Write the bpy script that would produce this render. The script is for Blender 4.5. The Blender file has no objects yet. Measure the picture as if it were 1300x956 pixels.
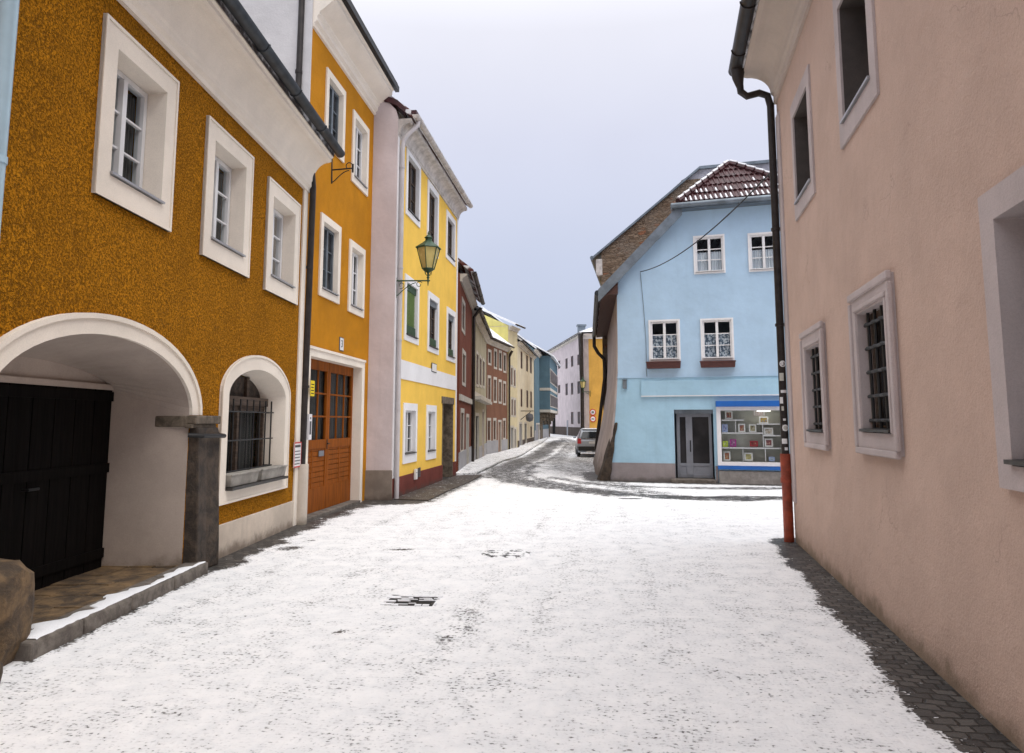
import bpy, bmesh, math, random
import numpy as np
from mathutils import Vector, Matrix
from mathutils.geometry import tessellate_polygon
random.seed(7)
rnd = random.Random(11)
scene = bpy.context.scene
COL = scene.collection

# ------------------------------------------------------------------ camera model
EYE = Vector((0, 0, 1.65)); FPX = 900.0; PIT = math.atan(102 / 900.0)
SP, CP = math.sin(PIT), math.cos(PIT)

def ray(u, v):
    x = (u - 650) / FPX; y = (433 - v) / FPX
    return Vector((x, CP - y * SP, SP + y * CP))

def gz(y):
    return -0.27 * math.exp(-((y - 40) / 9.0) ** 2)

def G(u, v):
    """survey a ground point"""
    d = ray(u, v); t = -EYE.z / d.z
    for _ in range(30):
        t = (EYE.z - gz(t * d.y)) / -d.z
    return (d.x * t, d.y * t)

class Fac:
    """vertical facade plane: s along it, z up, o outwards to the street"""
    def __init__(self, p0, p1, flip=False):
        self.p0 = Vector((p0[0], p0[1])); e = Vector((p1[0], p1[1])) - self.p0
        self.L = e.length; self.d = e / self.L
        self.n = Vector((self.d.y, -self.d.x))
        if flip: self.n = -self.n
    def w(self, s, z, o=0.0):
        p = self.p0 + self.d * s + self.n * o
        return (p.x, p.y, z)
    def pix(self, u, v, o=0.0):
        r = ray(u, v); q = self.p0 + self.n * o
        # EYE + t r : (xy - q).n = 0
        den = r.x * self.n.x + r.y * self.n.y
        t = (q.x * self.n.x + q.y * self.n.y) / den
        P = Vector((r.x * t, r.y * t)) - q
        return P.dot(self.d), EYE.z + r.z * t
    def quad(self, tl, tr, br, bl, o=0.0):
        a, b, c, e = [self.pix(*p, o) for p in (tl, tr, br, bl)]
        s0, s1 = sorted(((a[0] + e[0]) / 2, (b[0] + c[0]) / 2))
        return (s0, s1, (c[1] + e[1]) / 2, (a[1] + b[1]) / 2)
    def rect(self, u0, v0, u1, v1, o=0.0):
        um, vm = (u0 + u1) / 2, (v0 + v1) / 2
        s0 = self.pix(u0, vm, o)[0]; s1 = self.pix(u1, vm, o)[0]
        return (min(s0, s1), max(s0, s1), self.pix(um, v1, o)[1], self.pix(um, v0, o)[1])

# ------------------------------------------------------------------ mesh builder
ROOTLOC = {}
class MB:
    def __init__(self): self.v = []; self.f = []
    def add(self, vs, fs):
        b = len(self.v); self.v += [tuple(p) for p in vs]
        self.f += [tuple(i + b for i in q) for q in fs]
        return self
    def hexa(self, P):
        return self.add(P, [(0,3,2,1),(4,5,6,7),(0,1,5,4),(1,2,6,5),(2,3,7,6),(3,0,4,7)])
    def box(self, F, s0, s1, z0, z1, o0, o1):
        return self.hexa([F.w(s0,z0,o0),F.w(s1,z0,o0),F.w(s1,z0,o1),F.w(s0,z0,o1),
                          F.w(s0,z1,o0),F.w(s1,z1,o0),F.w(s1,z1,o1),F.w(s0,z1,o1)])
    def cube(self, c, d, rz=0.0):
        cx, cy, cz = c; a, b, h = d[0]/2, d[1]/2, d[2]/2; co, si = math.cos(rz), math.sin(rz)
        P = []
        for z in (-h, h):
            for x, y in ((-a,-b),(a,-b),(a,b),(-a,b)):
                P.append((cx + x*co - y*si, cy + x*si + y*co, cz + z))
        return self.hexa(P)
    def quadf(self, a, b, c, d): return self.add([a,b,c,d], [(0,1,2,3)])
    def tube(self, pts, r, n=12, cap=True):
        pts = [Vector(p) for p in pts]; rs = r if isinstance(r, (list, tuple)) else [r]*len(pts)
        base = len(self.v); up = None
        for i, p in enumerate(pts):
            t = (pts[min(i+1,len(pts)-1)] - pts[max(i-1,0)]).normalized()
            if up is None: up = Vector((0,0,1)) if abs(t.z) < .9 else Vector((1,0,0))
            a = t.cross(up).normalized(); b = a.cross(t).normalized(); up = b
            for k in range(n):
                q = p + (a*math.cos(2*math.pi*k/n) + b*math.sin(2*math.pi*k/n))*rs[i]
                self.v.append(tuple(q))
        for i in range(len(pts)-1):
            for k in range(n):
                k2 = (k+1) % n
                self.f.append((base+i*n+k, base+i*n+k2, base+(i+1)*n+k2, base+(i+1)*n+k))
        if cap:
            self.f.append(tuple(base+k for k in range(n)))
            self.f.append(tuple(base+(len(pts)-1)*n+k for k in reversed(range(n))))
        return self
    def lathe(self, c, prof, n=16, ph=0.0, sq=(1,1)):
        base = len(self.v)
        for r, z in prof:
            for k in range(n):
                a = 2*math.pi*k/n + ph
                self.v.append((c[0]+r*math.cos(a)*sq[0], c[1]+r*math.sin(a)*sq[1], c[2]+z))
        for i in range(len(prof)-1):
            for k in range(n):
                k2 = (k+1) % n
                self.f.append((base+i*n+k, base+i*n+k2, base+(i+1)*n+k2, base+(i+1)*n+k))
        self.f.append(tuple(base+k for k in reversed(range(n))))
        self.f.append(tuple(base+(len(prof)-1)*n+k for k in range(n)))
        return self
    def poly(self, F, outer, holes=(), o=0.0):
        loops = [[Vector((p[0], p[1], 0)) for p in outer]] + [[Vector((p[0], p[1], 0)) for p in h] for h in holes]
        tris = tessellate_polygon(loops)
        flat = [p for l in loops for p in l]
        return self.add([F.w(p.x, p.y, o) for p in flat], [tuple(t) for t in tris])
    def slab(self, F, outer, o0, o1):
        """solid from a 2D outline"""
        self.poly(F, outer, (), o1); self.poly(F, outer, (), o0)
        return self.strip(F, outer, o0, outer, o1)
    def strip(self, F, A, oa, B, ob, closed=True):
        n = len(A); b = len(self.v)
        self.v += [F.w(p[0], p[1], oa) for p in A] + [F.w(p[0], p[1], ob) for p in B]
        for i in range(n if closed else n-1):
            j = (i+1) % n
            self.f.append((b+i, b+j, b+n+j, b+n+i))
        return self
    def ring(self, F, A, B, proud, back, C=None, closed=True, root=0.0):
        """surround: A outer contour, B inner contour, C contour at the back of the reveal"""
        C = C or B
        self.strip(F, A, root-0.02, A, proud, closed); self.strip(F, A, proud, B, proud, closed)
        self.strip(F, B, proud, C, back, closed)
        return self
    def prof(self, F, s0, s1, pr):
        b = len(self.v); n = len(pr)
        for s in (s0, s1): self.v += [F.w(s, z, o) for o, z in pr]
        for i in range(n-1): self.f.append((b+i, b+i+1, b+n+i+1, b+n+i))
        self.f.append((b+n-1, b, b+n, b+2*n-1))
        self.f.append(tuple(b+i for i in range(n))); self.f.append(tuple(b+n+i for i in reversed(range(n))))
        return self
    def build(self, name, mat, parent=None, bevel=0.0, smooth=False, label=None):
        me = bpy.data.meshes.new(name)
        off = Vector((0,0,0))
        if parent is not None: off = ROOTLOC.get(parent.name, Vector((0,0,0)))
        me.from_pydata([(p[0]-off.x, p[1]-off.y, p[2]-off.z) for p in self.v], [], self.f)
        bm = bmesh.new(); bm.from_mesh(me)
        bmesh.ops.recalc_face_normals(bm, faces=bm.faces)
        bm.to_mesh(me); bm.free()
        me.materials.append(mat)
        if smooth:
            me.polygons.foreach_set('use_smooth', [True]*len(me.polygons))
            me.set_sharp_from_angle(angle=math.radians(40))
        ob = bpy.data.objects.new(name, me); COL.objects.link(ob)
        if parent is not None:
            ob.parent = parent; ROOTLOC[ob.name] = off
        else: ROOTLOC[ob.name] = Vector((0,0,0))
        if bevel:
            m = ob.modifiers.new('bevel', 'BEVEL'); m.width = bevel; m.segments = 2
            m.limit_method = 'ANGLE'; m.angle_limit = math.radians(40)
        if label: ob['label'] = label
        return ob
    def thing(self, name, mat, label, cat, group=None, loc=None, **k):
        """a thing that is one mesh, origin at its base"""
        xs = [p[0] for p in self.v]; ys = [p[1] for p in self.v]; zs = [p[2] for p in self.v]
        o = Vector(((min(xs)+max(xs))/2, (min(ys)+max(ys))/2, min(zs)))
        self.v = [(p[0]-o.x, p[1]-o.y, p[2]-o.z) for p in self.v]
        ob = self.build(name, mat, None, **k); ob.location = o
        ROOTLOC[ob.name] = o
        ob['label'] = label; ob['category'] = cat
        if group: ob['group'] = group
        return ob

def thing(name, loc, label, cat, group=None):
    o = bpy.data.objects.new(name, None); COL.objects.link(o); o.location = loc
    o.empty_display_size = .3
    o['label'] = label; o['category'] = cat
    if group: o['group'] = group
    ROOTLOC[o.name] = Vector(loc)
    return o

def rc(s0, s1, z0, z1): return [(s0,z0),(s1,z0),(s1,z1),(s0,z1)]
def archc(s0, s1, z0, zs, zt, n=20, p=2.0):
    c, a, b = (s0+s1)/2, (s1-s0)/2, zt-zs
    L = [(s0,z0),(s1,z0)]
    for k in range(n+1):
        t = math.pi*k/n; co, si = math.cos(t), math.sin(t)
        L.append((c + a*math.copysign(abs(co)**(2/p), co), zs + b*abs(si)**(2/p)))
    return L

# ------------------------------------------------------------------ materials
def newmat(name):
    m = bpy.data.materials.new(name); m.use_nodes = True
    nt = m.node_tree; nt.nodes.clear()
    out = nt.nodes.new('ShaderNodeOutputMaterial')
    b = nt.nodes.new('ShaderNodeBsdfPrincipled'); nt.links.new(b.outputs[0], out.inputs[0])
    return m, nt, b, out
def N(nt, t, **k):
    n = nt.nodes.new(t)
    for a, v in k.items():
        if a.startswith('i_'):
            key = a[2:]; key = int(key) if key.isdigit() else key.replace('_', ' ')
            n.inputs[key].default_value = v
        else: setattr(n, a, v)
    return n
def mix(nt, fac, a, b, mode='MIX'):
    n = nt.nodes.new('ShaderNodeMix'); n.data_type = 'RGBA'; n.blend_type = mode
    for sock, val in ((n.inputs[0], fac), (n.inputs[6], a), (n.inputs[7], b)):
        if hasattr(val, 'links') or isinstance(val, bpy.types.NodeSocket): nt.links.new(val, sock)
        elif isinstance(val, (int, float)): sock.default_value = val
        else: sock.default_value = (*val, 1) if len(val) == 3 else val
    return n.outputs[2]
def mth(nt, op, a, b=None, c=None, clamp=False):
    n = nt.nodes.new('ShaderNodeMath'); n.operation = op; n.use_clamp = clamp
    for i, x in enumerate((a, b, c)):
        if x is None: continue
        if isinstance(x, bpy.types.NodeSocket): nt.links.new(x, n.inputs[i])
        else: n.inputs[i].default_value = x
    return n.outputs[0]
def noise(nt, vec, scale, detail=4, rough=.6, dist=0.0):
    n = N(nt, 'ShaderNodeTexNoise'); n.inputs['Scale'].default_value = scale
    n.inputs['Detail'].default_value = detail; n.inputs['Roughness'].default_value = rough
    n.inputs['Distortion'].default_value = dist
    nt.links.new(vec, n.inputs['Vector']); return n.outputs['Fac']
def ramp(nt, fac, p0, p1, c0=(0,0,0), c1=(1,1,1)):
    n = N(nt, 'ShaderNodeMapRange'); n.interpolation_type = 'SMOOTHSTEP'
    n.inputs[1].default_value = p0; n.inputs[2].default_value = p1
    nt.links.new(fac, n.inputs[0])
    return n.outputs[0]
def mapping(nt, vec, scale=(1,1,1), rot=(0,0,0), loc=(0,0,0)):
    m = N(nt, 'ShaderNodeMapping'); m.inputs['Scale'].default_value = scale
    m.inputs['Rotation'].default_value = rot; m.inputs['Location'].default_value = loc
    nt.links.new(vec, m.inputs['Vector']); return m.outputs[0]
def objco(nt): return N(nt, 'ShaderNodeNewGeometry').outputs['Position']
def bump(nt, bsdf, h, strength, dist, prev=None):
    n = N(nt, 'ShaderNodeBump'); n.inputs['Strength'].default_value = strength
    n.inputs['Distance'].default_value = dist; nt.links.new(h, n.inputs['Height'])
    if prev: nt.links.new(prev, n.inputs['Normal'])
    nt.links.new(n.outputs[0], bsdf.inputs['Normal']); return n.outputs[0]

def stucco(name, col, var=.12, bs=60, bstr=.4, bd=.004, streak=0.0, rough=.9, patch=1.2, dirt=None, dirtz=.5, spots=0.0, lump=.02, grain=.16, cracks=0.0):
    m, nt, b, _ = newmat(name); P = objco(nt)
    dark = tuple(c*(1-var*1.6) for c in col); lite = tuple(min(1, c*(1+var)) for c in col)
    big = ramp(nt, noise(nt, P, patch, 5, .62), .3, .7)
    c = mix(nt, big, dark, lite)
    med = ramp(nt, noise(nt, P, patch*9, 4, .7), .35, .75)
    c = mix(nt, mth(nt, 'MULTIPLY', med, var*1.6), c, tuple(x*.72 for x in col))
    if streak:
        st = noise(nt, mapping(nt, P, (5, 5, .35)), 1.0, 5, .6)
        c = mix(nt, mth(nt, 'MULTIPLY', ramp(nt, st, .5, .75), streak), c, tuple(x*.62 for x in col))
    gn = noise(nt, P, 95, 4, .75)
    c = mix(nt, mth(nt, 'MULTIPLY', ramp(nt, gn, .42, .62), grain), c, tuple(x*.45 for x in col))
    c = mix(nt, mth(nt, 'MULTIPLY', ramp(nt, noise(nt, P, 38, 5, .8), .63, .70), grain*1.3), c, tuple(x*.4 for x in col))
    if cracks:
        vc = N(nt, 'ShaderNodeTexVoronoi'); vc.feature = 'DISTANCE_TO_EDGE'; vc.inputs['Scale'].default_value = .55
        wv = N(nt, 'ShaderNodeVectorMath'); wv.operation = 'ADD'; nw = N(nt, 'ShaderNodeTexNoise'); nw.inputs['Scale'].default_value = 2.5; nw.inputs['Detail'].default_value = 6
        nt.links.new(P, nw.inputs['Vector']); nt.links.new(P, wv.inputs[0]); nt.links.new(nw.outputs['Color'], wv.inputs[1]); nt.links.new(wv.outputs[0], vc.inputs['Vector'])
        ln = mth(nt, 'MULTIPLY', ramp(nt, vc.outputs['Distance'], .006, .001), ramp(nt, noise(nt, P, .8, 3), .52, .6))
        c = mix(nt, mth(nt, 'MULTIPLY', ln, cracks), c, tuple(x*.3 for x in col))
    if spots:
        sp = ramp(nt, noise(nt, P, 22, 5, .75), .66, .72)
        c = mix(nt, mth(nt, 'MULTIPLY', sp, spots), c, tuple(x*.35 for x in col))
    if dirt:
        z = N(nt, 'ShaderNodeSeparateXYZ'); nt.links.new(P, z.inputs[0])
        nn = noise(nt, P, 3.0, 6, .7)
        hgt = mth(nt, 'ADD', z.outputs[2], mth(nt, 'MULTIPLY', mth(nt, 'SUBTRACT', nn, .5), dirtz*2.6))
        d = N(nt, 'ShaderNodeMapRange'); d.interpolation_type = 'SMOOTHSTEP'
        d.inputs[1].default_value = 0; d.inputs[2].default_value = dirtz
        d.inputs[3].default_value = 1; d.inputs[4].default_value = 0
        nt.links.new(hgt, d.inputs[0])
        c = mix(nt, mth(nt, 'MULTIPLY', d.outputs[0], .75), c, dirt)
    nt.links.new(c, b.inputs['Base Color']); b.inputs['Roughness'].default_value = rough
    b.inputs['Specular IOR Level'].default_value = .2
    h1 = noise(nt, P, bs, 5, .65)
    n1 = bump(nt, b, h1, bstr, bd)
    h2 = noise(nt, P, 1.7, 3, .5); bump(nt, b, h2, 1.0, lump, n1)
    return m

def roughcast(name, col, dk=.35):
    """coarse thrown render: worm-like grains"""
    m, nt, b, _ = newmat(name); P = objco(nt)
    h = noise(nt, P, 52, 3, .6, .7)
    h2 = noise(nt, P, 110, 3, .6)
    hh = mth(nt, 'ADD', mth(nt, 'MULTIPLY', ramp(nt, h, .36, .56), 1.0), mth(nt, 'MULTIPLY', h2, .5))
    big = ramp(nt, noise(nt, P, 1.3, 5, .65), .3, .7)
    c = mix(nt, big, tuple(x*.86 for x in col), tuple(x*1.1 for x in col))
    gr = ramp(nt, h, .60, .40)
    c = mix(nt, ramp(nt, h, .37, .50), tuple(x*dk for x in col), c)  # pit shade put into the colour: hollows between grains darkened along the bump height
    c = mix(nt, mth(nt, 'MULTIPLY', ramp(nt, h, .56, .72), .5), c, tuple(min(1, x*1.35) for x in col))
    st = noise(nt, mapping(nt, P, (2.2, 2.2, .3)), 1.0, 5, .6)
    c = mix(nt, mth(nt, 'MULTIPLY', ramp(nt, st, .52, .78), .35), c, tuple(x*.6 for x in col))
    nt.links.new(c, b.inputs['Base Color']); b.inputs['Roughness'].default_value = .95
    b.inputs['Specular IOR Level'].default_value = .1
    bump(nt, b, hh, 1.0, .045)
    return m

def plain(name, col, rough=.5, metal=0.0, var=.08, bs=40, bstr=.1, spec=.5, scale=3.0):
    m, nt, b, _ = newmat(name); P = objco(nt)
    f = ramp(nt, noise(nt, P, scale, 5, .65), .3, .7)
    c = mix(nt, f, tuple(x*(1-var*1.5) for x in col), tuple(min(1, x*(1+var)) for x in col))
    nt.links.new(c, b.inputs['Base Color'])
    r = mth(nt, 'ADD', mth(nt, 'MULTIPLY', noise(nt, P, 12, 3), .25), rough-.12, clamp=True)
    nt.links.new(r, b.inputs['Roughness'])
    b.inputs['Metallic'].default_value = metal; b.inputs['Specular IOR Level'].default_value = spec
    bump(nt, b, noise(nt, P, bs, 4), bstr, .004)
    return m

def woodmat(name, col, along='z', dark=.55, rough=.5, sc=1.0):
    m, nt, b, _ = newmat(name); P = objco(nt)
    s = {'z': (14, 14, .9), 'x': (.9, 14, 14), 'y': (14, .9, 14)}[along]
    f = noise(nt, mapping(nt, P, tuple(q*sc for q in s)), 2.0, 5, .65, .4)
    c = mix(nt, ramp(nt, f, .3, .7), tuple(x*dark for x in col), col)
    nt.links.new(c, b.inputs['Base Color']); b.inputs['Roughness'].default_value = rough
    bump(nt, b, f, .25, .004)
    return m

def stonemat(name, col, col2, sc=6, bstr=.7, bd=.02, rough=.85):
    m, nt, b, _ = newmat(name); P = objco(nt)
    f = noise(nt, P, sc, 7, .7, .3)
    c = mix(nt, ramp(nt, f, .35, .68), col2, col)
    sp = ramp(nt, noise(nt, P, sc*14, 3, .7), .55, .68)
    c = mix(nt, mth(nt, 'MULTIPLY', sp, .35), c, tuple(x*.4 for x in col))
    nt.links.new(c, b.inputs['Base Color']); b.inputs['Roughness'].default_value = rough
    n1 = bump(nt, b, f, bstr, bd); bump(nt, b, noise(nt, P, sc*9, 4, .7), .4, bd*.25, n1)
    return m

def rubble(name):
    m, nt, b, _ = newmat(name); P = objco(nt)
    q = mapping(nt, P, (4.5, 4.5, 11))
    dn = noise(nt, P, 3.0, 3); 
    v = N(nt, 'ShaderNodeTexVoronoi'); v.feature = 'F1'; v.inputs['Scale'].default_value = 1.0
    nt.links.new(q, v.inputs['Vector'])
    v2 = N(nt, 'ShaderNodeTexVoronoi'); v2.feature = 'DISTANCE_TO_EDGE'; v2.inputs['Scale'].default_value = 1.0
    nt.links.new(q, v2.inputs['Vector'])
    sep = N(nt, 'ShaderNodeSeparateColor'); nt.links.new(v.outputs['Color'], sep.inputs[0])
    c = mix(nt, sep.outputs[0], (.12, .075, .045), (.24, .17, .115))
    c = mix(nt, ramp(nt, sep.outputs[1], .93, .96), c, (.24, .10, .05))
    mort = ramp(nt, v2.outputs['Distance'], .10, .02)
    c = mix(nt, ramp(nt, noise(nt, P, 1.1, 6, .7), .42, .62), c, (.215, .165, .125))
    inv = mth(nt, 'SUBTRACT', 1.0, ramp(nt, v2.outputs['Distance'], .0, .09))
    c = mix(nt, mth(nt, 'MULTIPLY', inv, .28), c, (.10, .08, .06))
    dk = ramp(nt, noise(nt, P, 5, 6, .75), .6, .7)
    c = mix(nt, mth(nt, 'MULTIPLY', dk, .6), c, (.06, .045, .035))
    nt.links.new(c, b.inputs['Base Color']); b.inputs['Roughness'].default_value = .95
    h = mth(nt, 'ADD', ramp(nt, v2.outputs['Distance'], .0, .15), noise(nt, P, 18, 5, .7))
    bump(nt, b, h, .9, .05)
    return m

def glassy(name, col=(.015,.017,.02), rough=.06, spec=.6, var=.0):
    m, nt, b, _ = newmat(name); P = objco(nt)
    f = noise(nt, P, 1.3, 4, .6)
    c = mix(nt, ramp(nt, f, .35, .7), col, tuple(x*2.2 for x in col))
    nt.links.new(c, b.inputs['Base Color'])
    b.inputs['Roughness'].default_value = rough; b.inputs['Specular IOR Level'].default_value = spec
    bump(nt, b, noise(nt, P, 2.5, 2), .15, .01)
    return m

def clearglass(name, tint=(.85,.88,.88), refl=.12):
    m, nt, b, out = newmat(name)
    nt.nodes.remove(b)
    t = N(nt, 'ShaderNodeBsdfTransparent'); t.inputs[0].default_value = (*tint, 1)
    g = N(nt, 'ShaderNodeBsdfGlossy'); g.inputs['Roughness'].default_value = .03
    P = objco(nt); bp = N(nt, 'ShaderNodeBump'); bp.inputs['Strength'].default_value = .08; bp.inputs['Distance'].default_value = .01
    nt.links.new(noise(nt, P, 2.0, 2), bp.inputs['Height']); nt.links.new(bp.outputs[0], g.inputs['Normal'])
    fr = N(nt, 'ShaderNodeFresnel'); fr.inputs[0].default_value = 1.06
    f = mth(nt, 'ADD', fr.outputs[0], .01, clamp=True)
    mx = N(nt, 'ShaderNodeMixShader'); nt.links.new(f, mx.inputs[0])
    nt.links.new(t.outputs[0], mx.inputs[1]); nt.links.new(g.outputs[0], mx.inputs[2])
    nt.links.new(mx.outputs[0], out.inputs[0])
    return m

def curtainmat(name, c0=(.35,.35,.36), c1=(.6,.6,.62), sc=(1,1,1), mode='fold'):
    m, nt, b, _ = newmat(name); P = objco(nt)
    w = noise(nt, mapping(nt, P, (26, 26, .6)), 1.0, 3)
    c = mix(nt, ramp(nt, w, .35, .65), c0, c1)
    if mode == 'lace':
        v = N(nt, 'ShaderNodeTexVoronoi'); v.inputs['Scale'].default_value = 16
        nt.links.new(P, v.inputs['Vector'])
        c = mix(nt, ramp(nt, v.outputs['Distance'], .42, .62), c, (.12,.16,.22))
    nt.links.new(c, b.inputs['Base Color']); b.inputs['Roughness'].default_value = .9
    return m

def roofmat(name, col=(.10,.055,.045), snow=.55):
    m, nt, b, _ = newmat(name); P = objco(nt)
    z = N(nt, 'ShaderNodeSeparateXYZ'); nt.links.new(P, z.inputs[0])
    wz = N(nt, 'ShaderNodeTexWave'); wz.wave_type = 'BANDS'; wz.bands_direction = 'Z'; wz.wave_profile = 'SAW'
    wz.inputs['Scale'].default_value = 1.6; wz.inputs['Distortion'].default_value = .3
    nt.links.new(P, wz.inputs['Vector'])
    f = noise(nt, P, 2.2, 5, .7)
    c = mix(nt, f, tuple(x*.6 for x in col), tuple(x*1.4 for x in col))
    s = ramp(nt, mth(nt, 'ADD', noise(nt, P, 1.2, 6, .7), mth(nt, 'MULTIPLY', wz.outputs['Fac'], .25)), .75-snow*.5, .9-snow*.5)
    c = mix(nt, s, c, (.82,.84,.88))
    nt.links.new(c, b.inputs['Base Color']); b.inputs['Roughness'].default_value = .85
    bump(nt, b, wz.outputs['Fac'], .6, .03)
    return m

M = {}
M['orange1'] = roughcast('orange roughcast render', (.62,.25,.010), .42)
M['orange2'] = stucco('orange render', (.55,.225,.007), .10, 70, 1.0, .016, streak=.12)
M['white1'] = stucco('warm white plaster', (.82,.74,.645), .05, 70, .25, .003, lump=.006)
M['plinth1'] = stucco('dirty cream plinth plaster', (.62,.53,.44), .12, 60, .4, .005, streak=.4, dirt=(.16,.12,.09), dirtz=.16)
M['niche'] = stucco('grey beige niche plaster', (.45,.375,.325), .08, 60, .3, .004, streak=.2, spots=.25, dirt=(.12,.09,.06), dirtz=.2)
M['gablewhite'] = stucco('white gable plaster', (.62,.60,.60), .05, 30, .6, .01, lump=.03)
M['pier'] = stucco('lilac white pier plaster', (.60,.52,.52), .06, 50, .3, .004, streak=.3, lump=.03)
M['pierbase'] = stucco('grey pier base plaster', (.26,.215,.18), .2, 50, .5, .006, streak=.4, dirt=(.08,.06,.05), dirtz=.15)
M['yellow'] = stucco('yellow facade plaster', (.88,.56,.10), .05, 60, .2, .003, streak=.12, lump=.008)
M['winwhite'] = stucco('white painted window surround', (.80,.79,.80), .04, 70, .15, .002, lump=.004)
M['redplinth'] = stucco('dark red plinth plaster', (.17,.045,.035), .16, 50, .3, .004, streak=.3, dirt=(.08,.06,.05), dirtz=.15)
M['pink'] = stucco('pinkish beige plaster', (.57,.415,.34), .05, 42, .9, .010, streak=.10, spots=.14, dirt=(.22,.17,.12), dirtz=.18, lump=.05, cracks=.3)
M['pinktrim'] = stucco('lilac grey trim plaster', (.51,.44,.43), .08, 60, .5, .006, streak=.2, spots=.2, lump=.01)
M['pinkcove'] = stucco('beige cove plaster', (.56,.48,.42), .06, 60, .3, .004, lump=.01)
M['blue'] = stucco('pale blue facade plaster', (.42,.58,.74), .04, 50, .15, .003, streak=.10, lump=.03, grain=.07)
M['bluelow'] = stucco('aqua blue ground floor plaster', (.37,.57,.71), .05, 50, .15, .003, streak=.15, lump=.03, grain=.08, dirt=(.25,.33,.38), dirtz=.35)
M['greyplinth'] = stucco('grey lilac plinth', (.30,.265,.27), .12, 40, .3, .004, streak=.2, dirt=(.12,.11,.1), dirtz=.14)
M['sidewall'] = stucco('old beige side wall plaster', (.47,.40,.38), .12, 40, .5, .01, streak=.5, spots=.3, dirt=(.13,.10,.08), dirtz=.7, lump=.06)
M['rubble'] = rubble('rough rubble masonry')
M['oldgrey'] = stucco('old grey snow dusted plaster', (.45,.45,.50), .3, 12, .6, .03, patch=1.0)
M['winframe'] = plain('white lacquered window frame', (.74,.74,.75), .4, var=.03)
M['sill'] = plain('grey metal sill', (.36,.36,.38), .4, .4)
M['darksill'] = plain('dark metal sill', (.05,.047,.045), .4, .5)
M['glass'] = glassy('dark window glass')
M['glassgrey'] = glassy('grey window glass', (.022,.022,.024), .2, .12)
M['clear'] = clearglass('clear window glass')
M['curtain'] = curtainmat('grey net curtain', (.035,.034,.033), (.085,.082,.08))
M['curtainwhite'] = curtainmat('white net curtain', (.5,.55,.62), (.80,.83,.88))
M['lace'] = curtainmat('lace curtain', (.45,.52,.62), (.80,.83,.88), mode='lace')
M['gutter'] = plain('dark grey zinc gutter', (.055,.062,.07), .45, .6, var=.25, scale=6)
M['gutterbrown'] = plain('dark brown gutter metal', (.028,.022,.02), .45, .3, var=.3, scale=6)
M['gutterwhite'] = plain('white painted gutter', (.52,.48,.45), .5, var=.2, scale=5)
M['pipewhite'] = plain('light grey downpipe', (.50,.47,.48), .45, var=.06)
M['pipeblue'] = plain('light blue downpipe', (.42,.58,.68), .4, var=.05)
M['iron'] = plain('black wrought iron', (.012,.012,.013), .5, .3)
M['orangedoor'] = woodmat('orange brown door wood', (.30,.080,.006), 'z', .5, .6)
M['orangedoor'].node_tree.nodes['Principled BSDF'].inputs['Specular IOR Level'].default_value = .15
M['blackdoor'] = woodmat('black stained wood', (.006,.0045,.004), 'z', .3, .95)
M['blackdoor'].node_tree.nodes['Principled BSDF'].inputs['Specular IOR Level'].default_value = .12
M['farglass'] = glassy('dark distant glass', (.018,.017,.018), .35, .12)
M['darkwood'] = woodmat('weathered dark wood', (.10,.065,.045), 'y', .4, .8)
M['brownwood'] = woodmat('red brown soffit boards', (.085,.035,.025), 'y', .5, .7)
M['brownframe'] = woodmat('brown window wood', (.16,.055,.02), 'z', .5, .6)
M['stone'] = stonemat('brown weathered stone', (.075,.052,.036), (.022,.016,.012), 7, .9, .03)
M['boulder'] = stonemat('ochre granite boulder', (.23,.145,.07), (.05,.034,.022), 4, .9, .04)
M['kerb'] = stonemat('grey kerb stone', (.20,.175,.15), (.085,.07,.06), 6, .6, .015)
M['capstone'] = stonemat('grey brown impost stone', (.19,.15,.11), (.07,.055,.04), 7, .5, .01)
M['concrete'] = stonemat('grey concrete', (.34,.32,.30), (.22,.2,.19), 5, .3, .006)
M['sleeve'] = stucco('cream cement sleeve', (.58,.51,.44), .08, 60, .2, .003, dirt=(.2,.17,.13), dirtz=.12)
M['roofdark'] = roofmat('dark roof with snow', (.045,.035,.035), .35)
M['roofred'] = roofmat('red tile roof with snow', (.11,.03,.025), .45)
M['roofsnow'] = roofmat('snow covered roof', (.12,.1,.1), 1.0)
M['tile'] = plain('dark red glazed tiles', (.05,.009,.012), .5, var=.35, scale=9)
M['snow'] = stucco('settled snow', (.86,.87,.90), .02, 50, .3, .006, lump=.02)
M['metalgrey'] = plain('grey sheet metal', (.17,.20,.23), .45, .5, var=.2)
M['alu'] = plain('grey aluminium door frame', (.22,.23,.26), .45, .3, var=.1)
M['shopblue'] = plain('bright blue panel', (.008,.11,.42), .35, var=.05)
M['shopwhite'] = plain('white shop frame', (.74,.72,.74), .4, var=.03)
M['shopback'] = plain('pale grey shop backing', (.50,.50,.45), .8, var=.05)
M['redpipe'] = plain('orange red painted iron', (.30,.05,.02), .5, var=.25, scale=8)
M['planterred'] = woodmat('red brown planter wood', (.10,.03,.025), 'x', .6, .6)
M['planter'] = plain('grey planter', (.30,.28,.25), .8, var=.25)
M['green'] = plain('green lantern paint', (.015,.06,.022), .45, var=.25, bs=20)
M['lampglass'] = plain('yellowed lantern glass', (.55,.45,.17), .25, var=.1)
M['greenslat'] = plain('light green slats', (.16,.26,.07), .5)
M['signwhite'] = plain('white enamel', (.75,.75,.75), .35, var=.03)
M['signyellow'] = plain('yellow enamel', (.80,.62,.01), .35, var=.03)
M['signred'] = plain('red enamel', (.55,.03,.03), .35, var=.03)
M['black'] = plain('black paint', (.012,.012,.012), .5)
M['inkgrey'] = plain('grey print', (.08,.08,.09), .6)
M['darkgreen'] = plain('dark green paint', (.015,.06,.025), .5)
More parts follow.
